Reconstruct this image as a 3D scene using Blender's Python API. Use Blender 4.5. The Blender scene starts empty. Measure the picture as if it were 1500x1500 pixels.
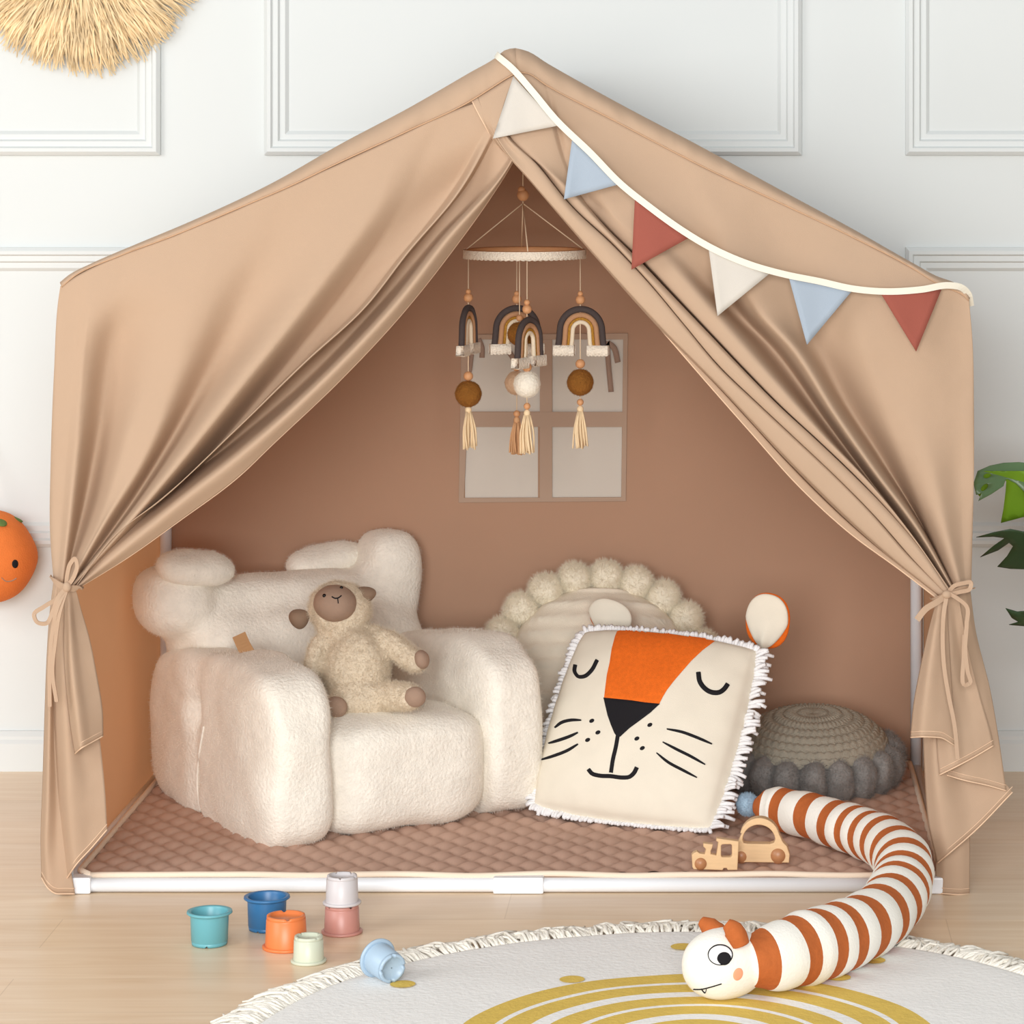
import bpy, bmesh, math, random
import numpy as np
from mathutils import Vector, Matrix, noise, Euler
from mathutils.bvhtree import BVHTree
random.seed(7); rng = np.random.default_rng(7)
PI = math.pi
SC = bpy.context.scene
COL = SC.collection

# ------------------------------------------------------------ camera geometry
D, F = 4.5, 4500.0            # lens distance to the tent front, focal length in pixels
CX, CZ = 0.319, 1.142         # camera x and height
PX0, PY0 = 1069.0, 165.0      # pixel of the optical axis
def P(px, py, Y):
    s = (D + Y) / F
    return Vector((CX + (px - PX0) * s, Y, CZ - (py - PY0) * s))
def G(px, py, z=0.0):         # the point at height z seen at a pixel
    Y = (CZ - z) * F / (py - PY0) - D
    return P(px, py, Y)
CAM = Vector((CX, -D, CZ))
cd = bpy.data.cameras.new('camera'); cam = bpy.data.objects.new('camera', cd); COL.objects.link(cam)
cam.location = CAM; cam.rotation_euler = (PI/2, 0, 0)
cd.sensor_width = 36; cd.lens = 36 * F / 1500
cd.shift_x = (750 - PX0) / 1500; cd.shift_y = -(750 - PY0) / 1500
SC.camera = cam

# ------------------------------------------------------------ materials
def lin(c):
    return tuple(((v/255)/12.92 if v/255 <= .04045 else ((v/255+.055)/1.055)**2.4) for v in c) + (1,)
def mat(name, c, rough=.8, sheen=0, bump=0, bscale=300, var=0, vscale=8, trans=0, spec=.3, stretch=None, wave=None, coat=0, tcol=None):
    m = bpy.data.materials.new(name); m.use_nodes = True
    nt = m.node_tree; N = nt.nodes; L = nt.links
    b = N['Principled BSDF']; out = N['Material Output']
    b.inputs['Base Color'].default_value = lin(c); b.inputs['Roughness'].default_value = rough
    b.inputs['Specular IOR Level'].default_value = spec
    if sheen:
        b.inputs['Sheen Weight'].default_value = sheen; b.inputs['Sheen Roughness'].default_value = .5
        b.inputs['Sheen Tint'].default_value = lin(c)
    if coat: b.inputs['Coat Weight'].default_value = coat; b.inputs['Coat Roughness'].default_value = .15
    tc = N.new('ShaderNodeTexCoord'); mp = N.new('ShaderNodeMapping'); L.new(tc.outputs['Object'], mp.inputs[0])
    if stretch: mp.inputs['Scale'].default_value = stretch
    if var:
        n = N.new('ShaderNodeTexNoise'); n.inputs['Scale'].default_value = vscale; n.inputs['Detail'].default_value = 6
        L.new(mp.outputs[0], n.inputs['Vector'])
        r = N.new('ShaderNodeMapRange'); r.inputs[1].default_value = .3; r.inputs[2].default_value = .7
        r.inputs[3].default_value = 1 - var; r.inputs[4].default_value = 1 + var
        L.new(n.outputs['Fac'], r.inputs[0])
        mx = N.new('ShaderNodeVectorMath'); mx.operation = 'SCALE'; mx.inputs[0].default_value = lin(c)[:3]
        L.new(r.outputs[0], mx.inputs['Scale']); L.new(mx.outputs[0], b.inputs['Base Color'])
    if bump:
        if wave:
            t = N.new('ShaderNodeTexWave'); t.inputs['Scale'].default_value = bscale; t.bands_direction = wave
            t.inputs['Distortion'].default_value = 1.5; t.inputs['Detail'].default_value = 2
        else:
            t = N.new('ShaderNodeTexNoise'); t.inputs['Scale'].default_value = bscale; t.inputs['Detail'].default_value = 3
        L.new(tc.outputs['Object'], t.inputs['Vector'])
        bp = N.new('ShaderNodeBump'); bp.inputs['Strength'].default_value = bump; bp.inputs['Distance'].default_value = .003
        L.new(t.outputs['Fac'], bp.inputs['Height']); L.new(bp.outputs[0], b.inputs['Normal'])
    if trans:
        tr = N.new('ShaderNodeBsdfTranslucent'); tr.inputs['Color'].default_value = lin(tcol or c)
        ms = N.new('ShaderNodeMixShader'); ms.inputs[0].default_value = trans
        L.new(b.outputs[0], ms.inputs[1]); L.new(tr.outputs[0], ms.inputs[2]); L.new(ms.outputs[0], out.inputs[0])
    return m
M = {}
M['canvas'] = mat('tan_cotton', (198,170,144), .85, .15, .12, 900, .02, 3, trans=.2, tcol=(212,160,120))
M['inner'] = mat('tan_cotton_lining', (206,170,142), .9, .1, .12, 900, .02, 5, trans=.35, tcol=(232,160,106))
M['side_cloth'] = mat('tan_cotton_side', (208,170,140), .9, .1, .12, 900, .02, 5, trans=.34, tcol=(240,172,120))
M['seam'] = mat('cotton_thread', (196,160,128), .9)
M['hem'] = mat('cotton_hem', (222,190,160), .9)
M['white_plastic'] = mat('white_plastic_tube', (238,240,243), .35, spec=.5)
M['cream'] = mat('cream_cotton', (228,222,206), .9, .1, .1, 700)
M['flag_white'] = mat('flag_offwhite', (200,194,185), .9, .1, .1, 800)
M['flag_blue'] = mat('flag_blue', (158,170,183), .9, .1, .1, 800)
M['flag_rust'] = mat('flag_rust', (150,82,69), .9, .1, .1, 800)
M['binding'] = mat('binding', (238,218,196), .9)
M['quilt'] = mat('quilted_cotton', (190,156,137), .85, .2, .1, 700, .03, 20)
M['sherpa'] = mat('white_sherpa', (243,236,223), .95, .5, .7, 200, .05, 60)
M['tag'] = mat('brown_tag', (182,140,98), .8)
M['wool'] = mat('beige_wool', (222,205,180), .95, .5, .9, 240, .05, 60)
M['suede'] = mat('taupe_suede', (160,133,114), .85, .4, .2, 500, .06, 40)
M['suede_dark'] = mat('taupe_ear_fabric', (140,115,95), .85, .4, .2, 500, .06, 40)
M['black'] = mat('black_felt', (24,22,26), .85, .1)
M['gloss_black'] = mat('black_bead', (15,14,15), .25)
M['lion'] = mat('cream_linen', (231,222,204), .9, .1, .15, 900, .02, 30)
M['lion_back'] = mat('black_velvet', (30,29,34), .9, .2)
M['orange_felt'] = mat('orange_felt', (232,108,28), .9, .3, .4, 600, .08, 150)
M['fringe'] = mat('white_fringe_cord', (240,238,238), .9, .2, .5, 600)
M['plush_white'] = mat('cream_plush', (238,228,206), .95, .5, .5, 250, .04, 60)
M['pleat'] = mat('cream_pleated_cotton', (226,214,194), .9, .2, .3, 500, .03, 30)
M['knit_gray'] = mat('gray_knit', (160,152,136), .95, .3, .6, 300, .08, 60)
M['fur_gray'] = mat('gray_fur', (142,138,134), .95, .4, .8, 200, .18, 40)
M['rust_knit'] = mat('rust_knit', (182,98,48), .9, .3, .5, 110, .05, 80)
M['white_knit'] = mat('white_knit', (244,240,230), .9, .2, .25, 300)
M['blush'] = mat('blush_print', (238,164,128), .9)
M['blue_pom'] = mat('blue_pompom', (168,192,210), .95, .5, .8, 300)
M['beech'] = mat('beech_wood', (222,186,142), .5, 0, .1, 60, .05, 30, stretch=(1,8,8))
M['ball_wood'] = mat('wood_ball', (176,122,82), .4, 0, .05, 60, .06, 30, stretch=(1,8,8), spec=.5)
M['rug'] = mat('rug_white', (240,238,234), .95, .2, .5, 130, .02, 25)
M['mustard'] = mat('rug_mustard', (218,186,92), .95, .2, .5, 160, .05, 60)
M['rug_fringe'] = mat('rug_fringe_yarn', (240,234,222), .95, .2, .3, 400)
M['raffia'] = mat('raffia', (240,214,170), .7, 0, .2, 200, .18, 25)
M['wall'] = mat('painted_wall', (218,222,221), .6, 0, .03, 60)
M['trim'] = mat('painted_trim', (218,222,221), .5)
M['leaf'] = mat('leaf_green', (100,130,88), .35, 0, .1, 40, .15, 14, trans=.1, spec=.5, tcol=(130,190,40))
M['leaf_dark'] = mat('leaf_dark_green', (44,74,44), .4, 0, .1, 40, .2, 14, spec=.5)
M['leaf_bright'] = mat('leaf_bright_green', (128,172,44), .45, 0, .1, 40, .15, 14, trans=.3, tcol=(160,210,50))  # backlight through the leaf is put into this bright green
M['stem'] = mat('stem_green', (86,116,60), .5)
M['pot'] = mat('pot_ceramic', (232,228,220), .5)
M['soil'] = mat('potting_soil', (60,46,36), .95, 0, .8, 120)
M['orange_plush'] = mat('orange_plush', (224,122,58), .9, .4, .3, 350, .04, 60)
M['leaf_felt'] = mat('green_felt', (98,120,62), .9, .2)
M['charcoal_yarn'] = mat('charcoal_yarn', (78,68,66), .9, .3, .4, 500)
M['tan_yarn'] = mat('tan_yarn', (186,140,104), .9, .3, .4, 500)
M['gold_yarn'] = mat('gold_yarn', (176,126,42), .5, 0, .6, 500, .25, 300)
M['cream_yarn'] = mat('cream_yarn', (232,216,190), .9, .3, .4, 500)
M['lace'] = mat('cotton_lace', (244,232,214), .9, .1, .9, 350, .08, 350)
M['string'] = mat('cotton_string', (236,212,180), .9)
M['bead'] = mat('natural_wood_bead', (214,158,112), .5)
M['pom_brown'] = mat('brown_felt_ball', (142,92,36), .95, .3, .9, 250, .1, 100)
M['pom_white'] = mat('white_felt_ball', (242,234,218), .95, .3, .7, 250)
M['pom_beige'] = mat('beige_felt_ball', (206,172,140), .95, .3, .7, 250)
M['tassel'] = mat('tassel_yarn', (240,214,174), .9)
M['tassel_tan'] = mat('tassel_tan_yarn', (212,164,120), .9)
M['pane'] = mat('sheer_white_fabric', (244,236,224), .9, 0, .1, 800, trans=.4, tcol=(240,236,230))
M['muntin'] = mat('window_band', (200,172,150), .9, trans=.25)
M['ribbon_shadow'] = mat('brown_ribbon', (158,132,116), .9)  # the ribbons' own brown
CUP = {k: mat('cup_'+k, c, .38, 0, 0, spec=.5) for k, c in dict(teal=(104,172,182), blue=(52,112,162), orange=(232,128,70),
      sage=(208,212,190), lilac=(210,204,204), pink=(196,138,126), sky=(168,190,208)).items()}

def floor_mat():
    m = bpy.data.materials.new('oak_floor'); m.use_nodes = True
    nt = m.node_tree; N = nt.nodes; L = nt.links; b = N['Principled BSDF']
    tc = N.new('ShaderNodeTexCoord'); mp = N.new('ShaderNodeMapping'); mp.inputs['Scale'].default_value = (1.2, 14, 1)
    L.new(tc.outputs['Object'], mp.inputs[0])
    n = N.new('ShaderNodeTexNoise'); n.inputs['Scale'].default_value = 3; n.inputs['Detail'].default_value = 8; n.inputs['Distortion'].default_value = .8
    L.new(mp.outputs[0], n.inputs['Vector'])
    br = N.new('ShaderNodeTexBrick'); br.inputs['Scale'].default_value = 1; br.inputs['Brick Width'].default_value = 1.25
    br.inputs['Row Height'].default_value = .15; br.inputs['Mortar Size'].default_value = .0009; br.inputs['Mortar Smooth'].default_value = .3
    br.inputs['Color1'].default_value = (.96,.96,.96,1); br.inputs['Color2'].default_value = (1.03,1.02,1.0,1); br.inputs['Mortar'].default_value = (.86,.83,.79,1)
    L.new(tc.outputs['Object'], br.inputs['Vector'])
    cr = N.new('ShaderNodeValToRGB'); e = cr.color_ramp.elements
    e[0].position = .28; e[0].color = lin((226,197,163)); e[1].position = .72; e[1].color = lin((240,217,189))
    L.new(n.outputs['Fac'], cr.inputs[0])
    mx = N.new('ShaderNodeMix'); mx.data_type = 'RGBA'; mx.blend_type = 'MULTIPLY'; mx.inputs[0].default_value = 1
    L.new(cr.outputs[0], mx.inputs[6]); L.new(br.outputs['Color'], mx.inputs[7]); L.new(mx.outputs[2], b.inputs['Base Color'])
    b.inputs['Roughness'].default_value = .32; b.inputs['Specular IOR Level'].default_value = .45
    bp = N.new('ShaderNodeBump'); bp.inputs['Strength'].default_value = .06; bp.inputs['Distance'].default_value = .002
    L.new(n.outputs['Fac'], bp.inputs['Height']); L.new(bp.outputs[0], b.inputs['Normal'])
    return m
M['floor'] = floor_mat()

# ------------------------------------------------------------ object helpers
ROOT = {}
def tag(o, label=None, cat=None, group=None, kind=None):
    if label: o['label'] = label
    if cat: o['category'] = cat
    if group: o['group'] = group
    if kind: o['kind'] = kind
    return o
def thing(name, label, cat, loc=(0,0,0), rot=(0,0,0), group=None):
    o = bpy.data.objects.new(name, None); COL.objects.link(o)
    o.empty_display_size = .05
    o.location = loc; o.rotation_euler = rot
    tag(o, label, cat, group)
    ROOT[o.name] = Matrix.Translation(Vector(loc)) @ Euler(rot).to_matrix().to_4x4()
    return o
def obj(name, me, mats, parent=None, smooth=True, label=None, local=False):
    """link a mesh (bmesh, or mesh data; world coordinates unless local) as one object"""
    if isinstance(me, bmesh.types.BMesh):
        d = bpy.data.meshes.new(name); me.to_mesh(d); me.free()
    elif isinstance(me, tuple):
        d = bpy.data.meshes.new(name); d.from_pydata([tuple(v) for v in me[0]], [], me[1])
        if len(me) > 2:
            d.polygons.foreach_set('material_index', me[2])
        d.update()
    else: d = me
    o = bpy.data.objects.new(name, d); COL.objects.link(o)
    for m in (mats if isinstance(mats, (list, tuple)) else [mats]):
        d.materials.append(M[m] if isinstance(m, str) else m)
    if smooth: d.polygons.foreach_set('use_smooth', [True]*len(d.polygons))
    if parent is not None:
        o.parent = parent
        Mx = ROOT[parent.name]; ROOT[o.name] = Mx
        if not local: d.transform(Mx.inverted())
    else: ROOT[o.name] = Matrix.Identity(4)
    if label: o['label'] = label
    return o
def local_parent(o, parent): pass
def solid(o, t, off=0):
    m = o.modifiers.new('thickness', 'SOLIDIFY'); m.thickness = t; m.offset = off; return o
def eval_mesh(o):
    dg = bpy.context.evaluated_depsgraph_get(); dg.update()
    me = bpy.data.meshes.new_from_object(o.evaluated_get(dg))
    return me
def world_bvh(o):
    me = o.data; Mx = ROOT[o.name]
    return BVHTree.FromPolygons([Mx @ v.co for v in me.vertices], [tuple(p.vertices) for p in me.polygons])
def bake(o):
    """apply the modifiers of an object that is not parented yet"""
    me = eval_mesh(o); mats = list(o.data.materials); o.modifiers.clear(); o.data = me
    return me
def join(list_of):
    V, Fc, MI = [], [], []
    for it in list_of:
        n = len(V); V += list(it[0]); Fc += [tuple(i+n for i in f) for f in it[1]]
        MI += list(it[2]) if len(it) > 2 else [0]*len(it[1])
    return (V, Fc, MI)
def box(cx, cy, cz, sx, sy, sz, bev=0.0, rot=None):
    bm = bmesh.new(); bmesh.ops.create_cube(bm, size=1)
    bmesh.ops.scale(bm, vec=(sx,sy,sz), verts=bm.verts)
    if bev: bmesh.ops.bevel(bm, geom=bm.edges[:], offset=bev, segments=2, affect='EDGES', profile=.6)
    if rot: bmesh.ops.rotate(bm, verts=bm.verts, cent=(0,0,0), matrix=rot)
    bmesh.ops.translate(bm, vec=(cx,cy,cz), verts=bm.verts)
    return bm
def smooth_path(pts, n):
    pts = [Vector(p) for p in pts]
    if len(pts) < 3:
        return [pts[0].lerp(pts[-1], i/(n-1)) for i in range(n)]
    d = [0]
    for a, b in zip(pts, pts[1:]): d.append(d[-1] + max((b-a).length, 1e-6))
    t = np.array(d)/d[-1]; A = np.array([tuple(p) for p in pts]); tt = np.linspace(0, 1, n)
    return [Vector(v) for v in np.stack([cubic(t, A[:,k], tt) for k in range(A.shape[1])], 1)]
def cubic(t, y, tt):                       # Catmull-Rom with finite differences
    m = np.gradient(y, t) if len(t) > 2 else np.full(len(t), (y[-1]-y[0])/(t[-1]-t[0]))
    i = np.clip(np.searchsorted(t, tt, side='right')-1, 0, len(t)-2)
    h = t[i+1]-t[i]; s = (tt-t[i])/h
    return ((1+2*s)*(1-s)**2)*y[i] + s*(1-s)**2*h*m[i] + s*s*(3-2*s)*y[i+1] + s*s*(s-1)*h*m[i+1]
def pchip(t, y, tt):
    h = np.diff(t); dl = np.diff(y)/h; m = np.zeros(len(t))
    for k in range(1, len(t)-1):
        if dl[k-1]*dl[k] > 0:
            w1 = 2*h[k]+h[k-1]; w2 = h[k]+2*h[k-1]; m[k] = (w1+w2)/(w1/dl[k-1]+w2/dl[k])
    m[0] = dl[0]; m[-1] = dl[-1]
    i = np.clip(np.searchsorted(t, tt, side='right')-1, 0, len(t)-2)
    s = (tt-t[i])/h[i]
    return ((1+2*s)*(1-s)**2)*y[i] + s*(1-s)**2*h[i]*m[i] + s*s*(3-2*s)*y[i+1] + s*s*(s-1)*h[i]*m[i+1]
def tube(pts, r, seg=10, n=None, cap=True):
    """tube along points; r a number or a list"""
    pts = [Vector(p) for p in pts]
    if n: 
        rr = r
        if isinstance(r, (list, tuple)):
            rr = list(np.interp(np.linspace(0,1,n), np.linspace(0,1,len(r)), r))
        pts = smooth_path(pts, n); r = rr
    m = len(pts); R = r if isinstance(r, (list, tuple)) else [r]*m
    V, Fc = [], []
    T = [(pts[min(i+1,m-1)]-pts[max(i-1,0)]).normalized() for i in range(m)]
    ref = Vector((0,0,1)) if abs(T[0].z) < .9 else Vector((1,0,0))
    nrm = (ref - T[0]*ref.dot(T[0])).normalized()
    for i in range(m):
        nrm = (nrm - T[i]*nrm.dot(T[i])).normalized(); b = T[i].cross(nrm)
        for k in range(seg):
            a = 2*PI*k/seg; V.append(pts[i] + (nrm*math.cos(a)+b*math.sin(a))*R[i])
    for i in range(m-1):
        for k in range(seg):
            k2 = (k+1)%seg; Fc.append((i*seg+k, i*seg+k2, (i+1)*seg+k2, (i+1)*seg+k))
    if cap:
        Fc.append(tuple(range(seg-1,-1,-1))); Fc.append(tuple((m-1)*seg+k for k in range(seg)))
    return (V, Fc)
def ribbon(pts, w, nrm, n=40, thick=.0012):
    """a flat band along points, its width across the normal"""
    pts = smooth_path(pts, n); m = len(pts); V, Fc = [], []
    for i in range(m):
        t = (pts[min(i+1,m-1)]-pts[max(i-1,0)]).normalized()
        N0 = Vector(nrm) if not callable(nrm) else nrm(i/(m-1))
        s = t.cross(N0); s = s.normalized() if s.length > 1e-5 else Vector((1,0,0)); nn = s.cross(t)
        for a, b in ((-1,-1),(1,-1),(1,1),(-1,1)): V.append(pts[i]+s*a*w/2+nn*b*thick/2)
    for i in range(m-1):
        for k in range(4):
            k2 = (k+1)%4; Fc.append((i*4+k, i*4+k2, (i+1)*4+k2, (i+1)*4+k))
    Fc += [(3,2,1,0), tuple((m-1)*4+k for k in range(4))]
    return (V, Fc)
def lathe(prof, seg=48, axis='Z', close=False):
    V, Fc = [], []
    for (r, z) in prof:
        for k in range(seg):
            a = 2*PI*k/seg; V.append(Vector((r*math.cos(a), r*math.sin(a), z)))
    for i in range(len(prof)-1):
        for k in range(seg):
            k2 = (k+1)%seg; Fc.append((i*seg+k, i*seg+k2, (i+1)*seg+k2, (i+1)*seg+k))
    return (V, Fc)
def xf(g, Mx): return ([Mx @ Vector(v) for v in g[0]],) + tuple(g[1:])
_cg = {}
def cubegrid(n):
    if n not in _cg:
        bm = bmesh.new(); bmesh.ops.create_cube(bm, size=2)
        bmesh.ops.subdivide_edges(bm, edges=bm.edges[:], cuts=n, use_grid_fill=True)
        bm.verts.index_update()
        _cg[n] = ([v.co.copy() for v in bm.verts], [tuple(v.index for v in f.verts) for f in bm.faces]); bm.free()
    return _cg[n]
def sphere(c, r, n=8, Mx=None, p=2.0, fn=None):
    """superellipsoid; r a number or three radii"""
    V0, Fc = cubegrid(n); r = Vector((r,r,r)) if not hasattr(r, '__len__') else Vector(r)
    V = []
    for v in V0:
        d = Vector([math.tan(x*PI/4) for x in v])
        k = (abs(d.x)**p+abs(d.y)**p+abs(d.z)**p)**(-1/p); q = d*k
        if fn: q = fn(q)
        q = Vector((q.x*r.x, q.y*r.y, q.z*r.z))
        if Mx is not None: q = Mx @ q
        V.append(q + Vector(c))
    return (V, Fc)
def displace(g, amp, scale, seed=0, octv=2):
    V, Fc = g[0], g[1]
    bm = bmesh.new(); bv = [bm.verts.new(v) for v in V]
    for f in Fc:
        try: bm.faces.new([bv[i] for i in f])
        except ValueError: pass
    bm.normal_update(); out = []
    off = Vector((seed*3.1, seed*1.7, seed*2.3))
    for v in bm.verts:
        a = noise.fractal(v.co*scale+off, 1.0, 2.0, octv) * amp
        out.append(v.co + v.normal*a)
    bm.free(); return (out,)+tuple(g[1:])
def blend(parts, voxel, smooth=4, name='blend'):
    """one continuous skin over overlapping ellipsoids"""
    g = join(parts); d = bpy.data.meshes.new(name); d.from_pydata([tuple(v) for v in g[0]], [], g[1])
    o = bpy.data.objects.new('tmp', d); COL.objects.link(o)
    m = o.modifiers.new('r', 'REMESH'); m.mode = 'VOXEL'; m.voxel_size = voxel
    if smooth:
        s = o.modifiers.new('s', 'SMOOTH'); s.iterations = smooth; s.factor = .5
    me = eval_mesh(o); bpy.data.objects.remove(o)
    V = [v.co.copy() for v in me.vertices]; Fc = [tuple(p.vertices) for p in me.polygons]
    bpy.data.meshes.remove(me)
    return (V, Fc)
def loft(keys, ns=60, nu=8, wr=0.0, deep=0.0, mul=1.0, soft=0):
    """cloth through threads; every key a list of (px, py, Y)"""
    K = []
    for ki, k in enumerate(keys):
        A = np.array(k, float)
        if deep and ki > 2:                # sink the valleys behind the front plane
            q = slice(1, len(A)-1); A[q,2] = np.where(A[q,2] < -.02, A[q,2]*mul, A[q,2]); q = slice(2, len(A)-1); A[q,2] += deep*np.clip(1-np.abs(A[q,2])/.05, 0, 1)
        d = np.r_[0, np.cumsum(np.hypot(*np.diff(A[:,:2], axis=0).T)+1e-6)]; t = d/d[-1]
        tt = np.linspace(0, 1, ns)
        K.append(np.stack([cubic(t, A[:,c], tt) for c in range(3)], 1))
    K = np.array(K)                       # keys, ns, 3
    gap = np.r_[0, np.cumsum(np.maximum(np.linalg.norm(np.diff(K[:,:,:2], axis=0), axis=2).mean(1), 1))]
    uu = np.concatenate([np.linspace(gap[i], gap[i+1], nu, endpoint=False) for i in range(len(gap)-1)] + [[gap[-1]]])
    V = []
    for j in range(ns):
        cols = [pchip(gap, K[:,j,c], uu) for c in range(3)]
        if soft and j < .55*ns:            # soft swells near the seam, sharper folds lower down
            Q = cols[2]; n_it = int(22*(1-j/(.55*ns)))
            for _ in range(n_it):
                R = Q.copy(); R[2*nu:soft*nu] = (Q[2*nu-1:soft*nu-1]+Q[2*nu:soft*nu]*2+Q[2*nu+1:soft*nu+1])/4; Q = R
            cols[2] = Q
        for x, y, Y in zip(*cols):
            w = wr*noise.fractal(Vector((x*.02, y*.02, 3)), 1, 2, 3) if wr else 0
            V.append(P(x, y, Y+w))
    nu_ = len(uu); Fc = [(j*nu_+i, j*nu_+i+1, (j+1)*nu_+i+1, (j+1)*nu_+i) for j in range(ns-1) for i in range(nu_-1)]
    return (V, Fc), [V[(ns-1)*nu_+i] for i in range(nu_)], [V[j*nu_+nu_-1] for j in range(ns)], [V[j*nu_] for j in range(ns)]
def crease_keys(keys, creases, overlaps=()):
    """tighten a crease: shoulders close beside it, so that the folds on both sides become round rolls"""
    out = []
    def mix(a, b, f, fy):
        A = np.array(a, float); Bq = np.array(b, float)
        n = 14; ra = [cubic(*(lambda d: (d/d[-1], Q[:,c], np.linspace(0,1,n)))(np.r_[0, np.cumsum(np.hypot(*np.diff(Q[:,:2], axis=0).T)+1e-6)])) for Q in (A, Bq) for c in range(3)]
        A = np.stack(ra[:3], 1); Bq = np.stack(ra[3:], 1)
        R = A + (Bq-A)*f; R[:,2] = A[:,2] + (Bq[:,2]-A[:,2])*fy
        return [tuple(r) for r in R]
    for i, k in enumerate(keys):
        if i in creases: out += [mix(k, keys[i-1], .17, .82), k, mix(k, keys[i+1], .17, .82)]
        elif i in overlaps: out += [mix(k, keys[i-1], .10, .80), k]
        else: out.append(k)
    return out
def plate(outer, holes, depth, bevel=.001, res=6, smooth_=False):
    """2D outlines in XZ with holes, extruded along Y, as mesh lists"""
    cu = bpy.data.curves.new('c', 'CURVE'); cu.dimensions = '2D'; cu.fill_mode = 'BOTH'
    cu.extrude = depth/2 - bevel; cu.bevel_depth = bevel; cu.bevel_resolution = 1; cu.offset = -bevel
    for poly in [outer]+holes:
        sp = cu.splines.new('POLY'); sp.points.add(len(poly)-1); sp.use_cyclic_u = True
        for p, q in zip(sp.points, poly): p.co = (q[0], q[1], 0, 1)
    o = bpy.data.objects.new('tmp', cu); COL.objects.link(o)
    me = eval_mesh(o); bpy.data.objects.remove(o); bpy.data.curves.remove(cu)
    V = [Vector((v.co.x, v.co.z, v.co.y)) for v in me.vertices]; Fc = [tuple(reversed(p.vertices)) for p in me.polygons]
    bpy.data.meshes.remove(me); return (V, Fc)
def hit(bvh, px, py, off=0.0):
    d = (P(px, py, 0) - CAM).normalized()
    h = bvh.ray_cast(CAM, d)
    if h[0] is None: return None
    n = h[1]
    if n.dot(d) > 0: n = -n
    return h[0] + n*off
def stroke(bvh, pts, w, off=.0012, n=24, taper=0):
    """a felt line lying on a surface (pixel path and pixel width)"""
    pp = smooth_path([(p[0], p[1], 0) for p in pts], n); V, Fc, rows = [], [], []
    for i, p in enumerate(pp):
        t = (pp[min(i+1,n-1)]-pp[max(i-1,0)]).normalized(); s = Vector((-t.y, t.x, 0))
        ww = w*(1 - taper*abs(2*i/(n-1)-1)**3)/2
        row = [hit(bvh, p.x+s.x*ww*k, p.y+s.y*ww*k, o_) for k, o_ in ((-1,-.0005),(-.8,off),(0,off*1.25),(.8,off),(1,-.0005))]
        if all(r is not None for r in row): rows.append(row)
    for i, r in enumerate(rows):
        V += r
        if i:
            for k in range(4): Fc.append(((i-1)*5+k, (i-1)*5+k+1, i*5+k+1, i*5+k))
    return (V, Fc)
def patch(bvh, pts, off=.0012, res=4.0):
    """a filled felt shape lying on a surface (pixel outline)"""
    bm = bmesh.new(); f = bm.faces.new([bm.verts.new((p[0], p[1], 0)) for p in pts])
    bmesh.ops.triangulate(bm, faces=[f])
    for _ in range(6):
        L = [e for e in bm.edges if e.calc_length() > res]
        if not L: break
        bmesh.ops.subdivide_edges(bm, edges=L, cuts=1); bmesh.ops.triangulate(bm, faces=bm.faces[:])
    dead = []
    for v in bm.verts:
        h = hit(bvh, v.co.x, v.co.y, off if not v.is_boundary else off*.3)
        if h is None: dead.append(v)
        else: v.co = h
    if dead: bmesh.ops.delete(bm, geom=dead, context='VERTS')
    bm.verts.index_update()
    g = ([v.co.copy() for v in bm.verts], [tuple(v.index for v in f.verts) for f in bm.faces]); bm.free(); return g
def ellipse(cx, cy, rx, ry, rot=0, n=28):
    c, s = math.cos(rot), math.sin(rot)
    return [(cx+rx*math.cos(a)*c-ry*math.sin(a)*s, cy+rx*math.cos(a)*s+ry*math.sin(a)*c) for a in [2*PI*k/n for k in range(n)]]
def hair(o, n, length, rad=.0004, rand=.5, slot=1, seed=1, rough=.0, bl=.02):
    md = o.modifiers.new('pile', 'PARTICLE_SYSTEM'); ps = md.particle_system; s = ps.settings; ps.seed = seed
    s.type = 'HAIR'; s.count = n; s.hair_length = length; s.hair_step = 3; s.render_step = 3; s.display_step = 2
    s.emit_from = 'FACE'; s.use_advanced_hair = True; s.factor_random = rand*length/4
    s.length_random = .5; s.roughness_2 = rough; s.roughness_endpoint = bl; s.use_modifier_stack = False
    s.root_radius = rad/.01; s.tip_radius = rad*.3/.01; s.radius_scale = .01; s.material = slot
    s.display_percentage = 100
    return o
# ------------------------------------------------------------ the setting
WY = .842
def struct(name, me, m, smooth=False):
    o = obj(name, me, m, None, smooth); o['kind'] = 'structure'; return o
struct('floor', box(0, -1.5, -.05, 9, 5.6, .1), 'floor')
struct('wall_back', box(0, WY+.05, 1.5, 9, .1, 3.2), 'wall')
# skirting with a stepped top
prof = [(0,0), (-.018,0), (-.018,.048), (-.013,.054), (-.013,.060), (-.006,.068), (0,.068)]
def extrude_x(prof, x0, x1, y, z):
    n = len(prof); V = [Vector((x, y+a, z+b)) for x in (x0, x1) for a, b in prof]
    return (V, [(i, i+1, n+i+1, n+i) for i in range(n-1)] + [tuple(range(n-1,-1,-1)), tuple(range(n, 2*n))])
struct('baseboard_back', extrude_x(prof, -4.5, 4.5, WY, 0), 'trim')
def panel_frame(x0, x1, z0, z1):
    """picture-frame moulding swept round a rectangle on the wall"""
    pr = [(0,0), (0,.010), (.006,.016), (.012,.016), (.015,.011), (.024,.011), (.027,.006), (.036,.006), (.040,.002), (.042,0)]
    V, Fc = [], []; n = len(pr)
    for (x, z, sx, sz) in ((x0,z0,1,1), (x1,z0,-1,1), (x1,z1,-1,-1), (x0,z1,1,-1)):
        for a, h in pr: V.append(Vector((x+sx*a, WY-h, z+sz*a)))
    for c in range(4):
        d = (c+1) % 4
        for i in range(n-1): Fc.append((c*n+i, c*n+i+1, d*n+i+1, d*n+i))
    return (V, Fc)
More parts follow.
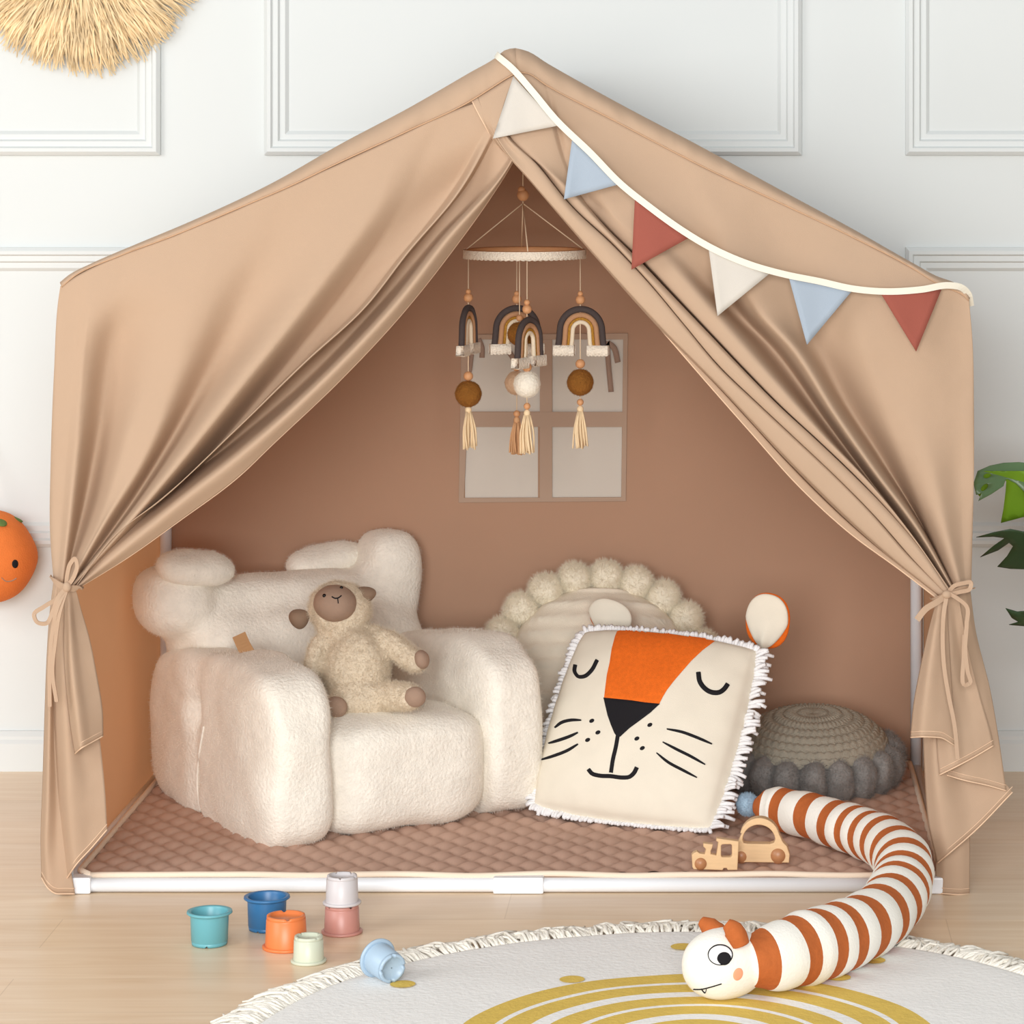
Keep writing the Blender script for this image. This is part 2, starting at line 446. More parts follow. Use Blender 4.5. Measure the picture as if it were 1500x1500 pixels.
def wx(px): return P(px, 0, WY).x
def wz(py): return P(0, py, WY).z
cols = [(wx(-560), wx(236)), (wx(388), wx(1174)), (wx(1326), wx(2130))]
k = 1
for x0, x1 in cols:
    struct('trim_%d' % k, panel_frame(x0, x1, wz(227), wz(-900)), 'trim'); k += 1
    struct('trim_%d' % k, panel_frame(x0, x1, wz(800), wz(362)), 'trim'); k += 1

# ------------------------------------------------------------ the play tent
XL, XR, TD = -.652, .640, .79          # frame corners and depth
EAVE = CZ-(452-PY0)/1000; RIDGE = CZ-(112-PY0)/1000; EAVE_C = CZ-(425-PY0)/1000; RIDGE_C = CZ-(88-PY0)/1000; RX = .005
tent = thing('play_tent', 'tan cotton house-shaped play tent with two tied-back front curtains', 'play tent', (0, TD/2, 0))
R_ = .010
def pole(name, a, b, lab=None, r=R_): return obj(name, tube([a, b], r, 16, 2), 'white_plastic', tent, label=lab)
pole('base_rail', (XL+.01,0,.011), (XR,0,.011), None, .0105)
pole('base_rail', (XL,TD,.011), (XR,TD,.011), None, .0105)
for x in (XL, XR): pole('base_rail', (x,0,.011), (x,TD,.011), None, .0105)
for x in (XL, XR):
    for y in (0, TD): pole('upright_pole', (x,y,.01), (x,y,EAVE))
for x in (XL, XR):
    for y in (0, TD): pole('rafter_pole', (x,y,EAVE), (RX,y,RIDGE-(.014 if y else 0)))
for x in (XL, XR): pole('eave_pole', (x,0,EAVE), (x,TD,EAVE))
pole('ridge_pole', (RX,0,RIDGE), (RX,TD,RIDGE-.014))
def sleeve(x0, x1): 
    g = box((x0+x1)/2, 0, .0125, x1-x0, .027, .024, .003); obj('connector_sleeve', g, 'white_plastic', tent, smooth=False)
sleeve(P(723,0,0).x, P(797,0,0).x); sleeve(XL-.008, P(135,0,0).x); sleeve(P(1362,0,0).x, XR+.01)
# roof and rake: silhouette and seam lines, in pixels of the front plane
silL = [(88,414),(100,404),(135,386),(200,358),(272,328),(400,268),(500,211),(600,158),(690,106),(725,86),(742,73),(755,71)]
seamL = [(90,420),(102,409),(175,374),(250,346),(345,306),(420,274),(500,236),(600,190),(690,147),(720,128),(742,114),(757,106)]
silR = [(755,71),(768,74),(800,93),(900,149),(1025,215),(1150,283),(1250,337),(1340,388),(1375,407),(1400,416),(1416,426),(1421,436)]
seamR = [(757,106),(770,106),(800,124),(900,176),(1025,241),(1150,300),(1250,347),(1340,394),(1370,413),(1395,424),(1412,432),(1419,440)]
def roof(sil, seam, n=90):
    A = smooth_path([(x,y,0) for x,y in sil], n); B = smooth_path([(x,y,0) for x,y in seam], n); V, Fc = [], []
    for i in range(n):
        a, b = A[i], B[i]; w = .004*noise.fractal(Vector((a.x*.06, a.y*.06, 9)), 1, 2, 3)
        row = [P(a.x,a.y,0)+Vector((0,TD+.016,-.028)), P(a.x,a.y,0)+Vector((0,TD*.5,-.020)), P(a.x,a.y,0)+Vector((0,.03,0)), P(a.x,a.y,.006), P(a.x+(b.x-a.x)*.25,a.y+(b.y-a.y)*.25,-.006+w),
               P((a.x+b.x)/2,(a.y+b.y)/2,-.013+w), P(b.x-(b.x-a.x)*.1,b.y-(b.y-a.y)*.1,-.015+w), P(b.x,b.y,-.0135), P(b.x,b.y+1,-.010), P(b.x,b.y+13,-.003)]
        V += row
    k = len(row); Fc = [(i*k+j, i*k+j+1, (i+1)*k+j+1, (i+1)*k+j) for i in range(n-1) for j in range(k-1)]
    return (V, Fc), [P(p.x, p.y+.6, -.0145) for p in B]
for sil, seam in ((silL, seamL), (silR, seamR)):
    g, line = roof(sil, seam); o = solid(obj('roof_panel', g, 'canvas', tent), .0012)
    obj('seam', tube(line, .0009, 6), 'seam', o)
# back panel with a window cut in it
def bp(px, py): v = P(px, py, TD+.012); return (v.x, v.z)
panes = [(689,497,791,603), (809,497,913,606), (681,625,788,730), (803,625,911,729)]
holes = [[bp(a,d), bp(c,d), bp(c,b), bp(a,b)] for a,b,c,d in panes]
outer = [(XL-.012,.004), (XR+.012,.004), (XR+.012,EAVE_C-.034), (RX,RIDGE_C-.034), (XL-.012,EAVE_C-.034)]
Tb = Matrix.Translation((0, TD+.013, 0))
bpn = obj('back_panel', xf(plate(outer, holes, .002, .0004), Tb), 'inner', tent, smooth=False)
win = None
fr = [bp(672,736), bp(917,734), bp(920,488), bp(676,490)]
inn = [bp(680,729), bp(910,728), bp(913,497), bp(690,497)]
win = obj('window', xf(plate(fr, [inn], .003, .0006), Matrix.Translation((0,TD+.0100,0))), 'muntin', tent, smooth=False, label='sheer four-pane fabric window in the back panel')
for a,b,c,d in panes:
    (x0,z0), (x1,z1) = bp(a-2,d+2), bp(c+2,b-2)
    obj('window_pane', box((x0+x1)/2, TD+.0145, (z0+z1)/2, x1-x0, .001, z1-z0), 'pane', win, smooth=False)
bars = [(791,497,809,730), (690,603,913,625)]
for i, (a,b,c,d) in enumerate(bars):
    (x0,z0), (x1,z1) = bp(a,d), bp(c,b)
    obj('window_bar', box((x0+x1)/2, TD+.0090-.001*i, (z0+z1)/2, x1-x0, .0015, z1-z0), 'muntin', win, smooth=False)
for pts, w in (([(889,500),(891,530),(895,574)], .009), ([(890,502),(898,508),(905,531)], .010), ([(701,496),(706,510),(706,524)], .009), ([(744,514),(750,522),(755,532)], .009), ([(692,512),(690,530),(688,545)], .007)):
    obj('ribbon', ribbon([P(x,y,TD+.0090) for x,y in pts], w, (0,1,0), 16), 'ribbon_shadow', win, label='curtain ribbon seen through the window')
# side walls, slightly slack
def side(x, sgn):
    V, Fc = [], []; ny, nz = 30, 36
    for j in range(nz+1):
        for i in range(ny+1):
            y = .004 + (TD+.008)*i/ny; z = .004+(EAVE-.004)*j/nz
            V.append(Vector((x + sgn*.012*math.sin(PI*i/ny)*math.sin(PI*j/nz) + .003*noise.noise(Vector((y*6, z*3, x))), y, z)))
    for j in range(nz):
        for i in range(ny): Fc.append((j*(ny+1)+i, j*(ny+1)+i+1, (j+1)*(ny+1)+i+1, (j+1)*(ny+1)+i))
    obj('side_panel', (V, Fc), 'side_cloth', tent)
side(XL-.012, -1); side(XR+.013, 1)

# curtains: threads from the rake seam to the tie, ridge and valley by turns
f0, f1 = -.014, -.012
LK = [
 [(92,419,.03),(89,440,.03),(82,540,.03),(77,673,.03),(76,780,.03),(81,851,.03)],
 [(89,419,f0),(86,440,-.012),(80,540,-.012),(75,673,-.010),(74,780,-.010),(79,851,-.02)],
 [(104,409,f1),(112,440,-.014),(106,560,-.02),(96,700,-.026),(90,790,-.03),(86,852,-.038)],
 [(138,391,f1),(134,440,-.020),(126,520,-.028),(112,660,-.034),(102,760,-.038),(91,853,-.044)],
 [(186,369,f1),(181,425,-.016),(163,513,-.006),(148,620,-.004),(127,727,-.006),(95,854,-.034)],
 [(245,348,f1),(240,420,-.021),(216,540,-.03),(186,650,-.036),(150,755,-.04),(99,855,-.048)],
 [(325,315,f1),(300,420,-.023),(255,560,-.036),(205,680,-.042),(152,768,-.046),(102,856,-.052)],
 [(440,266,f1),(392,372,-.004),(325,510,-.008),(262,625,-.010),(192,738,-.018),(104,857,-.040)],
 [(594,194,f1),(531,325,-.032),(445,447,-.044),(355,562,-.054),(258,684,-.058),(180,776,-.060),(107,858,-.058)],
 [(646,169,f1),(590,296,-.006),(508,424,-.010),(440,510,-.006),(373,592,.014),(298,677,.012),(200,778,-.012),(109,859,-.046)],
 [(752,132,-.006),(668,287,-.022),(600,367,-.034),(533,452,-.048),(450,528,-.056),(343,632,-.060),(237,731,-.062),(170,783,-.062),(111,859,-.060)],
 [(775,150,-.004),(744,231,-.006),(640,345,-.004),(547,454,-.002),(450,553,-.002),(351,639,-.004),(234,732,-.012),(150,806,-.034),(112,860,-.054)],
 [(782,156,-.004),(749,236,-.022),(650,357,-.038),(588,437,-.046),(498,534,-.054),(351,668,-.058),(264,736,-.060),(190,796,-.060),(113,860,-.060)],
 [(790,165,.0),(746,246,-.012),(655,377,-.024),(586,463,-.034),(498,557,-.040),(397,653,-.042),(351,697,-.042),(264,762,-.044),(185,818,-.046),(115,861,-.050)],
]
cl = tent
def hem(name, line, m, par, r=.0011): obj(name, tube(line, r, 6), m, par)
g, bot, last, first = loft(crease_keys(LK, (10,)), 110, 9, .0012, .028, 1.15, 9)
curtL = solid(obj('curtain', g, 'canvas', tent, label='left front curtain gathered to its tie'), .0014)
hem('hem', last, 'hem', curtL)
RK = [
 [(1416,440,.03),(1421,500,.03),(1423,600,.03),(1423,700,.03),(1421,780,.03),(1419,864,.03)],
 [(1419,440,f0),(1424,500,-.012),(1426,600,-.010),(1426,700,-.010),(1424,780,-.010),(1422,864,-.018)],
 [(1405,428,f1),(1404,500,-.012),(1405,600,-.014),(1407,720,-.012),(1409,800,-.02),(1414,864,-.036)],
 [(1330,389,f1),(1334,480,-.024),(1345,600,-.034),(1366,700,-.038),(1385,780,-.042),(1408,865,-.048)],
 [(1240,342,f1),(1262,460,-.026),(1296,590,-.032),(1340,715,-.030),(1370,795,-.032),(1403,866,-.046)],
 [(1130,291,f1),(1180,440,-.008),(1237,585,-.004),(1290,670,-.002),(1345,760,-.004),(1400,866,-.036)],
 [(1030,244,f1),(1085,400,-.034),(1113,455,-.042),(1163,512,-.048),(1222,605,-.054),(1279,687,-.056),(1345,776,-.058),(1398,867,-.058)],
 [(985,221,f1),(1050,400,-.006),(1078,452,-.002),(1139,519,.0),(1210,618,.0),(1266,693,-.004),(1333,780,-.02),(1396,868,-.046)],
 [(870,160,f1),(893,303,-.030),(973,378,-.042),(1053,469,-.050),(1130,555,-.056),(1208,641,-.060),(1275,710,-.062),(1340,790,-.062),(1394,869,-.062)],
 [(800,125,f1),(850,285,-.012),(950,395,-.018),(1050,500,-.024),(1130,583,-.030),(1213,659,-.034),(1290,735,-.038),(1350,805,-.044),(1392,870,-.054)],
 [(775,108,f1),(770,206,-.026),(827,274,-.040),(918,372,-.048),(1002,462,-.054),(1055,517,-.058),(1132,597,-.060),(1225,688,-.062),(1300,760,-.064),(1352,820,-.064),(1390,870,-.064)],
 [(757,107,f1),(735,185,-.016),(760,208,-.018),(829,293,-.022),(925,384,-.028),(981,450,-.034),(1050,534,-.036),(1130,610,-.038),(1237,711,-.042),(1300,777,-.046),(1350,835,-.050),(1387,871,-.058)],
 [(725,126,f1),(722,180,-.026),(745,212,-.038),(815,292,-.046),(900,383,-.052),(980,462,-.054),(1050,541,-.056),(1130,618,-.058),(1235,716,-.060),(1300,785,-.062),(1348,839,-.062),(1384,872,-.064)],
 [(700,141,-.012),(712,182,-.020),(738,218,-.028),(805,298,-.036),(890,396,-.038),(975,490,-.036),(1048,562,-.030),(1157,680,-.026),(1240,762,-.026),(1310,822,-.032),(1378,874,-.050)],
 [(691,147,-.013),(706,176,-.018),(730,214,-.026),(756,239,-.030),(840,333,-.034),(936,445,-.036),(1050,577,-.034),(1103,637,-.032),(1170,712,-.032),(1245,781,-.032),(1320,836,-.036),(1372,876,-.046)],
]
g, bot, last, first = loft(crease_keys(RK, (9,11,13)), 110, 9, .0012, .040, 1.05)
curtR = solid(obj('curtain', g, 'canvas', tent, label='right front curtain gathered to its tie'), .0014)
hem('hem', last, 'hem', curtR)
# below the ties
def tail(keys, lab=None, hm=True, par=None, nu=8):
    g, bot, last, first = loft(keys, 50, nu, .0016)
    o = solid(obj('curtain_tail', g, 'canvas', tent, label=lab), .0014)
    if hm:
        for k_ in (0, .008): hem('hem', [b+Vector((0,-.0012,k_)) for b in bot], 'hem', o, .0006 if k_ else .0011)
    return o
tail([[(79,851,-.018),(73,900,-.006),(69,960,.0),(66,1040,.0),(63,1140,-.004),(60,1230,-.01),(61,1285,-.01)],
      [(84,852,-.03),(78,900,-.026),(74,980,-.028),(72,1080,-.03),(70,1180,-.032),(68,1240,-.03),(72,1302,-.026)],
      [(88,853,-.034),(82,900,-.02),(80,980,-.014),(80,1080,-.016),(84,1180,-.018),(84,1250,-.022),(86,1309,-.024)],
      [(90,853,-.040),(84,900,-.022),(84,980,-.020),(87,1080,-.020),(94,1180,-.020),(100,1250,-.020),(110,1309,-.018)]],
     'left outer fall of the curtain reaching the floor')
tail([[(86,854,-.04),(78,920,-.013),(77,1000,-.013),(80,1100,-.013),(86,1190,-.014),(96,1290,-.014)],
      [(97,855,-.044),(92,920,-.034),(95,1010,-.042),(100,1100,-.046),(104,1180,-.046),(112,1266,-.040)],
      [(104,857,-.046),(104,920,-.020),(112,1010,-.024),(122,1090,-.030),(130,1160,-.034),(133,1243,-.034)],
      [(110,859,-.046),(120,930,-.012),(136,1010,-.016),(147,1090,-.022),(154,1160,-.026),(157,1215,-.028)]],
     'long inner fall of the left curtain with a slanted hem')
tail([[(96,858,-.060),(95,900,-.052),(94,950,-.046),(97,1005,-.046),(103,1060,-.050),(110,1104,-.052)],
      [(100,858,-.064),(101,900,-.070),(103,950,-.076),(108,1005,-.080),(114,1055,-.082),(119,1096,-.078)],
      [(105,859,-.062),(109,900,-.058),(116,950,-.062),(123,1005,-.066),(130,1050,-.066),(133,1088,-.064)],
      [(110,860,-.060),(118,890,-.048),(131,935,-.050),(142,990,-.050),(150,1040,-.050),(151,1078,-.046)]],
     'short front fold of the left curtain below its tie')
# right side, back to front
tail([[(1372,960,.004),(1371,1100,.006),(1371,1200,.004),(1371,1308,-.006)],
      [(1384,960,-.006),(1382,1100,-.010),(1384,1220,-.012),(1386,1309,-.016)],
      [(1400,960,-.002),(1400,1100,-.006),(1403,1220,-.010),(1404,1310,-.014)],
      [(1421,860,.0),(1421,1000,.004),(1421,1150,.004),(1420,1309,-.004)]], 'corner strip of the tent beside the right curtain')
tail([[(1374,880,-.024),(1360,960,-.010),(1353,1050,-.008),(1355,1140,-.012),(1361,1210,-.016),(1373,1264,-.020)],
      [(1383,876,-.034),(1372,960,-.030),(1370,1050,-.036),(1374,1140,-.040),(1382,1200,-.040),(1391,1249,-.038)],
      [(1392,872,-.034),(1396,960,-.018),(1402,1050,-.016),(1412,1130,-.020),(1424,1180,-.024),(1430,1215,-.026)],
      [(1410,868,-.032),(1420,950,-.016),(1440,1040,-.018),(1456,1100,-.024),(1468,1140,-.030),(1483,1160,-.030)]],
     'long fall of the right curtain ending in a pointed corner')
tail([[(1390,874,-.042),(1390,960,-.022),(1386,1050,-.020),(1382,1100,-.024),(1380,1133,-.028)],
      [(1400,872,-.044),(1414,960,-.040),(1420,1040,-.042),(1418,1100,-.046),(1414,1143,-.046)],
      [(1412,868,-.040),(1430,960,-.026),(1444,1040,-.034),(1448,1100,-.040),(1446,1150,-.040)],
      [(1421,866,-.020),(1428,920,-.012),(1450,1010,-.020),(1464,1090,-.030),(1474,1158,-.034)]],
     'right fold of the curtain turned outward')
tail([[(1380,876,-.052),(1376,960,-.036),(1371,1050,-.036),(1372,1090,-.040),(1376,1135,-.046)],
      [(1388,874,-.056),(1392,960,-.054),(1396,1050,-.056),(1398,1090,-.058),(1402,1122,-.058)],
      [(1396,873,-.054),(1408,960,-.040),(1422,1040,-.046),(1428,1080,-.050),(1430,1107,-.050)],
      [(1404,872,-.050),(1418,950,-.044),(1438,1030,-.044),(1450,1070,-.044),(1455,1092,-.044)]],
     'middle fold of the right curtain with a slanted hem')
tail([[(1373,877,-.056),(1360,925,-.052),(1349,975,-.052),(1338,1035,-.052),(1334,1080,-.054)],
      [(1377,877,-.064),(1370,925,-.072),(1363,975,-.076),(1356,1035,-.078),(1352,1079,-.076)],
      [(1382,876,-.064),(1380,925,-.066),(1378,975,-.068),(1377,1035,-.070),(1376,1080,-.070)],
      [(1386,876,-.062),(1389,925,-.058),(1392,975,-.058),(1396,1035,-.060),(1399,1092,-.060)]],
     'short front fold of the right curtain below its tie')
# bows
def bow(pts, lab=None, w=.006, Y=-.075, par=None):
    return obj('tie', ribbon([P(x,y,Y+(d[0] if d else 0)) for x,y,*d in pts], w, (0.25,1,.35), 60, .0016), 'canvas', tent, smooth=False, label=lab)
bow([(77,846,.05),(80,852,.01),(97,861),(113,862,.005),(119,858,.03)], 'waistband of the left bow', .010)
bow([(97,860),(99,840,-.006),(104,824,-.010),(110,818,-.012),(113,826,-.012),(109,843,-.010),(98,860,-.004)], 'upright loop of the left bow')
bow([(98,858,-.004),(84,876,-.010),(64,889,-.014),(50,900,-.016),(54,911,-.018),(68,913,-.018),(77,897,-.014),(86,874,-.012),(98,860,-.006)], 'outer loop of the left bow')
bow([(97,862,-.006),(84,890,-.016),(77,925,-.014),(73,975,-.012),(73,1035,-.010)], 'hanging end of the left bow')
bow([(98,862,-.006),(88,895,-.016),(81,940,-.014),(77,985,-.014),(83,1028,-.014)], 'hanging end of the left bow')
obj('knot', sphere(P(98,860,-.082), (.0062,.005,.0075), 5), 'canvas', tent)
bow([(1366,878,.05),(1375,878,.005),(1388,872),(1408,864,.004),(1424,862,.05)], 'waistband of the right bow', .010)
bow([(1388,870),(1398,858,-.008),(1412,854,-.010),(1422,853,-.012),(1421,862,-.012),(1406,867,-.010),(1389,871,-.004)], 'loop of the right bow')
bow([(1389,870,-.004),(1372,882,-.010),(1356,892,-.012),(1343,908,-.014)], 'short end of the right bow', .009)
bow([(1387,872,-.006),(1383,895,-.014),(1381,930,-.012),(1383,975,-.014),(1390,1020,-.016),(1398,1060,-.018),(1403,1112,-.016)], 'long hanging end of the right bow')
bow([(1388,868,-.006),(1402,876,-.012),(1416,888,-.014),(1416,915,-.012),(1414,950,-.012),(1418,985,-.012),(1421,1000,-.012),(1416,1003,-.012),(1412,960,-.010),(1413,930,-.008)], 'looped hanging end of the right bow')
obj('knot', sphere(P(1387,871,-.082), (.0068,.005,.006), 5), 'canvas', tent)

# ------------------------------------------------------------ quilted mat
mt = thing('play_mat', 'pinkish brown diamond-quilted floor mat with cream edging inside the tent', 'mat', (0, TD/2, 0))
MX0, MX1, MY0, MY1 = P(112,0,0).x, P(1378,0,0).x, .006, TD-.02
nx, ny = 300, 200; V = []; Fc = []
for j in range(ny+1):
    for i in range(nx+1):
        x = MX0+(MX1-MX0)*i/nx; y = MY0+(MY1-MY0)*j/ny
        w = .004*noise.noise(Vector((x*5, y*5, 0)))
        p = (x+w)/.046; q = (y+w)/.064
        h = abs(math.sin(PI*(p+q)))*abs(math.sin(PI*(p-q)))
        V.append(Vector((x, y, .0205+.008*h**.6+.0025*noise.noise(Vector((x*7,y*7,4))))))
for j in range(ny):
    for i in range(nx): Fc.append((j*(nx+1)+i, j*(nx+1)+i+1, (j+1)*(nx+1)+i+1, (j+1)*(nx+1)+i))
obj('quilted_top', (V, Fc), 'quilt', mt)
obj('underside', box((MX0+MX1)/2, (MY0+MY1)/2, .013, MX1-MX0, MY1-MY0, .016), 'quilt', mt, smooth=False)
edge = []
for a in np.linspace(MX0+.02, MX1, 60): edge.append(Vector((a, MY0-.001+.002*math.sin(a*23), .0245+.0022*noise.noise(Vector((a*9,0,0))))))
for a in np.linspace(MY0+.02, MY1, 30): edge.append(Vector((MX1, a, .026)))
for a in np.linspace(MX1, MX0, 60): edge.append(Vector((a, MY1, .026)))
for a in np.linspace(MY1, MY0+.02, 30): edge.append(Vector((MX0, a, .026)))
edge.append(edge[0].copy())
obj('edging', tube(edge, .0045, 8), 'binding', mt)

# ------------------------------------------------------------ bunting
bt = thing('bunting', 'pennant bunting of six triangular flags on cream tape across the tent front', 'bunting', (.3, -.05, .9))
tape = [(727,80,.03),(731,84,-.012),(750,100,-.03),(780,134,-.04),(815,176,-.058),(865,224,-.064),(910,270,-.066),(950,302,-.066),(1000,338,-.066),(1040,362,-.068),(1100,388,-.068),(1150,402,-.064),(1200,412,-.056),(1250,423,-.052),(1300,427,-.048),(1350,424,-.042),(1390,418,-.03),(1408,421,-.022),(1418,430,-.012),(1422,448,.004)]
TP = [P(x,y,d) for x,y,d in tape]
obj('tape', ribbon(TP, .0095, (0,1,0), 160, .002), 'cream', bt, smooth=False)
def tapeY(x): return float(np.interp(x, [t[0] for t in tape], [t[2] for t in tape]))
for (a, b, c, m, nm) in (((752,112),(818,184),(722,203),'flag_white','off-white flag nearest the peak'), ((838,204),(907,270),(826,292),'flag_blue','upper pale blue flag'), ((930,290),(1008,349),(925,395),'flag_rust','rust flag halfway along the tape'),
                         ((1038,364),(1127,401),(1051,463),'flag_white','off-white flag halfway along the tape'), ((1156,408),(1249,425),(1182,505),'flag_blue','lower pale blue flag'), ((1289,428),(1379,424),(1342,515),'flag_rust','rust flag nearest the eave')):
    n = 10; V, Fc = [], []; idx = {}
    for i in range(n+1):
        for j in range(n+1-i):
            u, v = i/n, j/n; w = 1-u-v
            x = a[0]*w+b[0]*u+c[0]*v; y = a[1]*w+b[1]*u+c[1]*v
            Y = tapeY(x)*(1-v) + (tapeY((a[0]+b[0])/2)-.006)*v + .002 + .0035*math.sin(x*.09)*v
            idx[i,j] = len(V); V.append(P(x, y, Y))
    for i in range(n):
        for j in range(n-i):
            Fc.append((idx[i,j], idx[i+1,j], idx[i,j+1]))
            if i+j < n-1: Fc.append((idx[i+1,j], idx[i+1,j+1], idx[i,j+1]))
    solid(obj('flag', (V, Fc), m, bt, label=nm), .0012)
# ------------------------------------------------------------ plush armchair
CA = Vector((-.373, .154, .024)); CU = Vector((.857, .515, 0)).normalized(); CV = Vector((-.515, .857, 0)).normalized()
CM = Matrix(((CU.x, CV.x, 0, CA.x), (CU.y, CV.y, 0, CA.y), (0, 0, 1, CA.z), (0, 0, 0, 1)))   # chair frame: u along the front, v to the back
chair = thing('plush_armchair', 'cream fluffy kids armchair with bear ears standing left in the tent', 'armchair', CM @ Vector((.23,.26,0)), (0,0,math.atan2(CU.y, CU.x)))
def puff(u0, u1, v0, v1, z0, z1, p=4.0, fn=None, n=16, amp=.005, seed=0):
    c = Vector(((u0+u1)/2, (v0+v1)/2, (z0+z1)/2)); r = ((u1-u0)/2, (v1-v0)/2, (z1-z0)/2)
    g = sphere(c, r, n, None, p, fn); g = displace(g, amp, 9, seed)
    return xf(g, CM)
def arm_fn(q):
    q = q.copy(); zt = max(0, q.z)
    q.y *= 1 - .10*zt**2 if q.y < 0 else 1
    q.x *= 1 - .06*zt**3
    q.z -= .085*max(0, q.z+.2)*max(0, q.y+.5)          # the arm runs down towards the back
    q.z += .05*zt*math.cos(q.y*3+.9)
    return q
def seat_fn(q):
    q = q.copy()
    if q.z > 0: q.z -= .28*max(0, q.y+.25)*q.z + .10*q.z*q.x*q.x
    return q
obj('seat', puff(.080, .380, -.008, .42, -.006, .182, 5.5, seat_fn, 26, .007, seed=3), 'sherpa', chair)
ga = puff(-.014, .106, -.018, .530, -.014, .262, 5.5, arm_fn, 34, .009, seed=5)
iCM = CM.inverted(); gv = []
for v in ga[0]:
    q = iCM @ v
    if q.x < .04:
        d2 = ((q.y-.30)/.022)**2 + ((q.z-.165)/.022)**2
        q.x += .026*math.exp(-d2) + .013*math.exp(-((q.y-.30)/.020)**2)*(1 if q.z < .17 else max(.25, 1-(q.z-.17)*14))
        q.x += .007*math.exp(-((q.z-.165-(q.y-.30)*.25)/.010)**2)*max(0, min(1, (q.y-.28)*12))*max(0, 1-(q.y-.30)*8)
    gv.append(CM @ q)
obj('armrest', (gv, ga[1]), 'sherpa', chair)
obj('armrest', puff(.360, .474, -.008, .45, -.006, .268, 5.5, arm_fn, 30, .008, seed=8), 'sherpa', chair)
bk = [sphere((.232,.455,.15), (.215,.095,.152), 14, None, 4.5), sphere((.22,.47,.255), (.205,.066,.092), 14, None, 3.6),
      sphere((.012,.46,.318), (.064,.072,.060), 10, None, 2.4), sphere((.402,.465,.325), (.052,.066,.080), 10, None, 3), sphere((.416,.465,.372), (.030,.05,.030), 8)]
bk = displace(blend(bk, .011, 9), .006, 9, 2)
obj('backrest', xf(bk, CM), 'sherpa', chair)
def ear(px, py, Y, ru, rv, rz, rot, lab):
    g = sphere((0,0,0), (ru,rv,rz), 10, None, 2.3); g = displace(g, .004, 14, 6)
    M3 = CM.copy(); M3.translation = (0,0,0)
    g = xf(g, Matrix.Translation(P(px,py,Y)) @ M3 @ Matrix.Rotation(rot, 4, 'Y') @ Matrix.Rotation(.35, 4, 'X'))
    obj('ear', g, 'sherpa', chair, label=lab)
ear(287, 833, .53, .066, .036, .026, .13, None)
ear(480, 822, .745, .074, .034, .026, -.10, None)
CB = [world_bvh(o) for o in chair.children]
def chit(px, py, off=.001):
    best = None
    for b in CB:
        h = hit(b, px, py, off)
        if h is not None and (best is None or (h-CAM).length < (best-CAM).length): best = h
    return best
def seamline(pts, r=.0013):
    pp = smooth_path([(x,y,0) for x,y in pts], 30); L = [chit(p.x, p.y, .0006) for p in pp]; L = [l for l in L if l is not None]
    if len(L) > 3: obj('piping', tube(L, r, 6), 'sherpa', chair)
seamline([(299,1064),(292,1105),(289,1150),(294,1195)], .0018)
a, b = P(352,948,.40), P(372,975,.37)
obj('brown_loop', ribbon([P(350,930,.40), P(357,946,.39), P(366,962,.38), P(376,985,.365)], .022, (-.3,1,.2), 14, .003), 'tag', chair, smooth=False, label='short brown fabric loop on the armrest')
HAIRY = []
for o in chair.children:
    if o.name.split('.')[0] != 'brown_loop' and o.name.split('.')[0] != 'piping': HAIRY.append((o, 11000 if o.name[:3] != 'ear' else 2600, .0035))

# ------------------------------------------------------------ plush lamb
lamb = thing('plush_lamb', 'beige fluffy toy lamb with taupe face sitting in the cream armchair', 'soft toy', P(530,1040,.40))
def pe(px, py, Y, rx, ry, rd, rot=0, p=2.0):       # ellipsoid at a pixel; radii in pixels across, metres deep
    Y -= .035
    s = (D+Y)/F
    return sphere(P(px,py,Y), (rx*s, rd, ry*s), 9, Matrix.Rotation(rot, 4, 'Y'), p)
def limb(pts, n=9):
    out = []
    A = smooth_path([(x,y,Y*1000) for x,y,Y,r in pts], n); R = np.interp(np.linspace(0,1,n), np.linspace(0,1,len(pts)), [p[3] for p in pts])
    for a, r in zip(A, R): out.append(sphere(P(a.x, a.y, a.z/1000-.035), r*(D+.4)/F, 5))
    return out
body = [pe(522,985,.40,48,62,.050,.12), pe(530,1022,.385,51,38,.052,.1), pe(506,938,.425,34,40,.036), pe(498,893,.435,46,41,.042,.2)]
body += limb([(548,928,.42,13),(572,942,.405,17),(598,962,.39,18),(608,969,.38,16)])
body += limb([(478,930,.42,12),(463,955,.40,14),(457,982,.385,13)])
body += limb([(548,1022,.38,22),(578,1020,.35,21),(600,1021,.325,18)])
body += limb([(505,1030,.38,22),(492,1034,.35,20),(488,1037,.335,19)])
bg_ = displace(blend(body, .0045, 3), .0028, 95, 4, 3)
lb = obj('body', bg_, 'wool', lamb); HAIRY.append((lb, 30000, .005))
face = obj('face', displace(pe(491,884,.408,32,27,.034,.12), .0006, 60, 2), 'suede', lamb)
fb = world_bvh(face)
obj('eye', sphere(hit(fb,475,872.5), .0030, 5), 'gloss_black', lamb); obj('eye', sphere(hit(fb,500,861), .0028, 5), 'gloss_black', lamb)
obj('nose', join([stroke(fb, [(486,874),(491,876.5),(495,876),(500,872.5)], 2.0, .0008), stroke(fb, [(494.5,876),(495,880),(495.5,884)], 1.6, .0008)]), 'black', lamb, label='stitched nose and mouth')
def lear(px, py, Y, rx, ry, rot):
    s = (D+Y)/F
    g = sphere((0,0,0), (rx*s, .007, ry*s), 9, None, 2.2, lambda q: Vector((q.x, q.y + .9*(q.x*q.x+q.z*q.z) - .5, q.z*(1-.25*q.x))))
    obj('ear', xf(g, Matrix.Translation(P(px,py,Y-.035)) @ Matrix.Rotation(rot, 4, 'Y')), 'suede_dark', lamb)
lear(437,906,.43,15,14,PI*1.15); lear(533,872,.435,18,12.5,-.25)
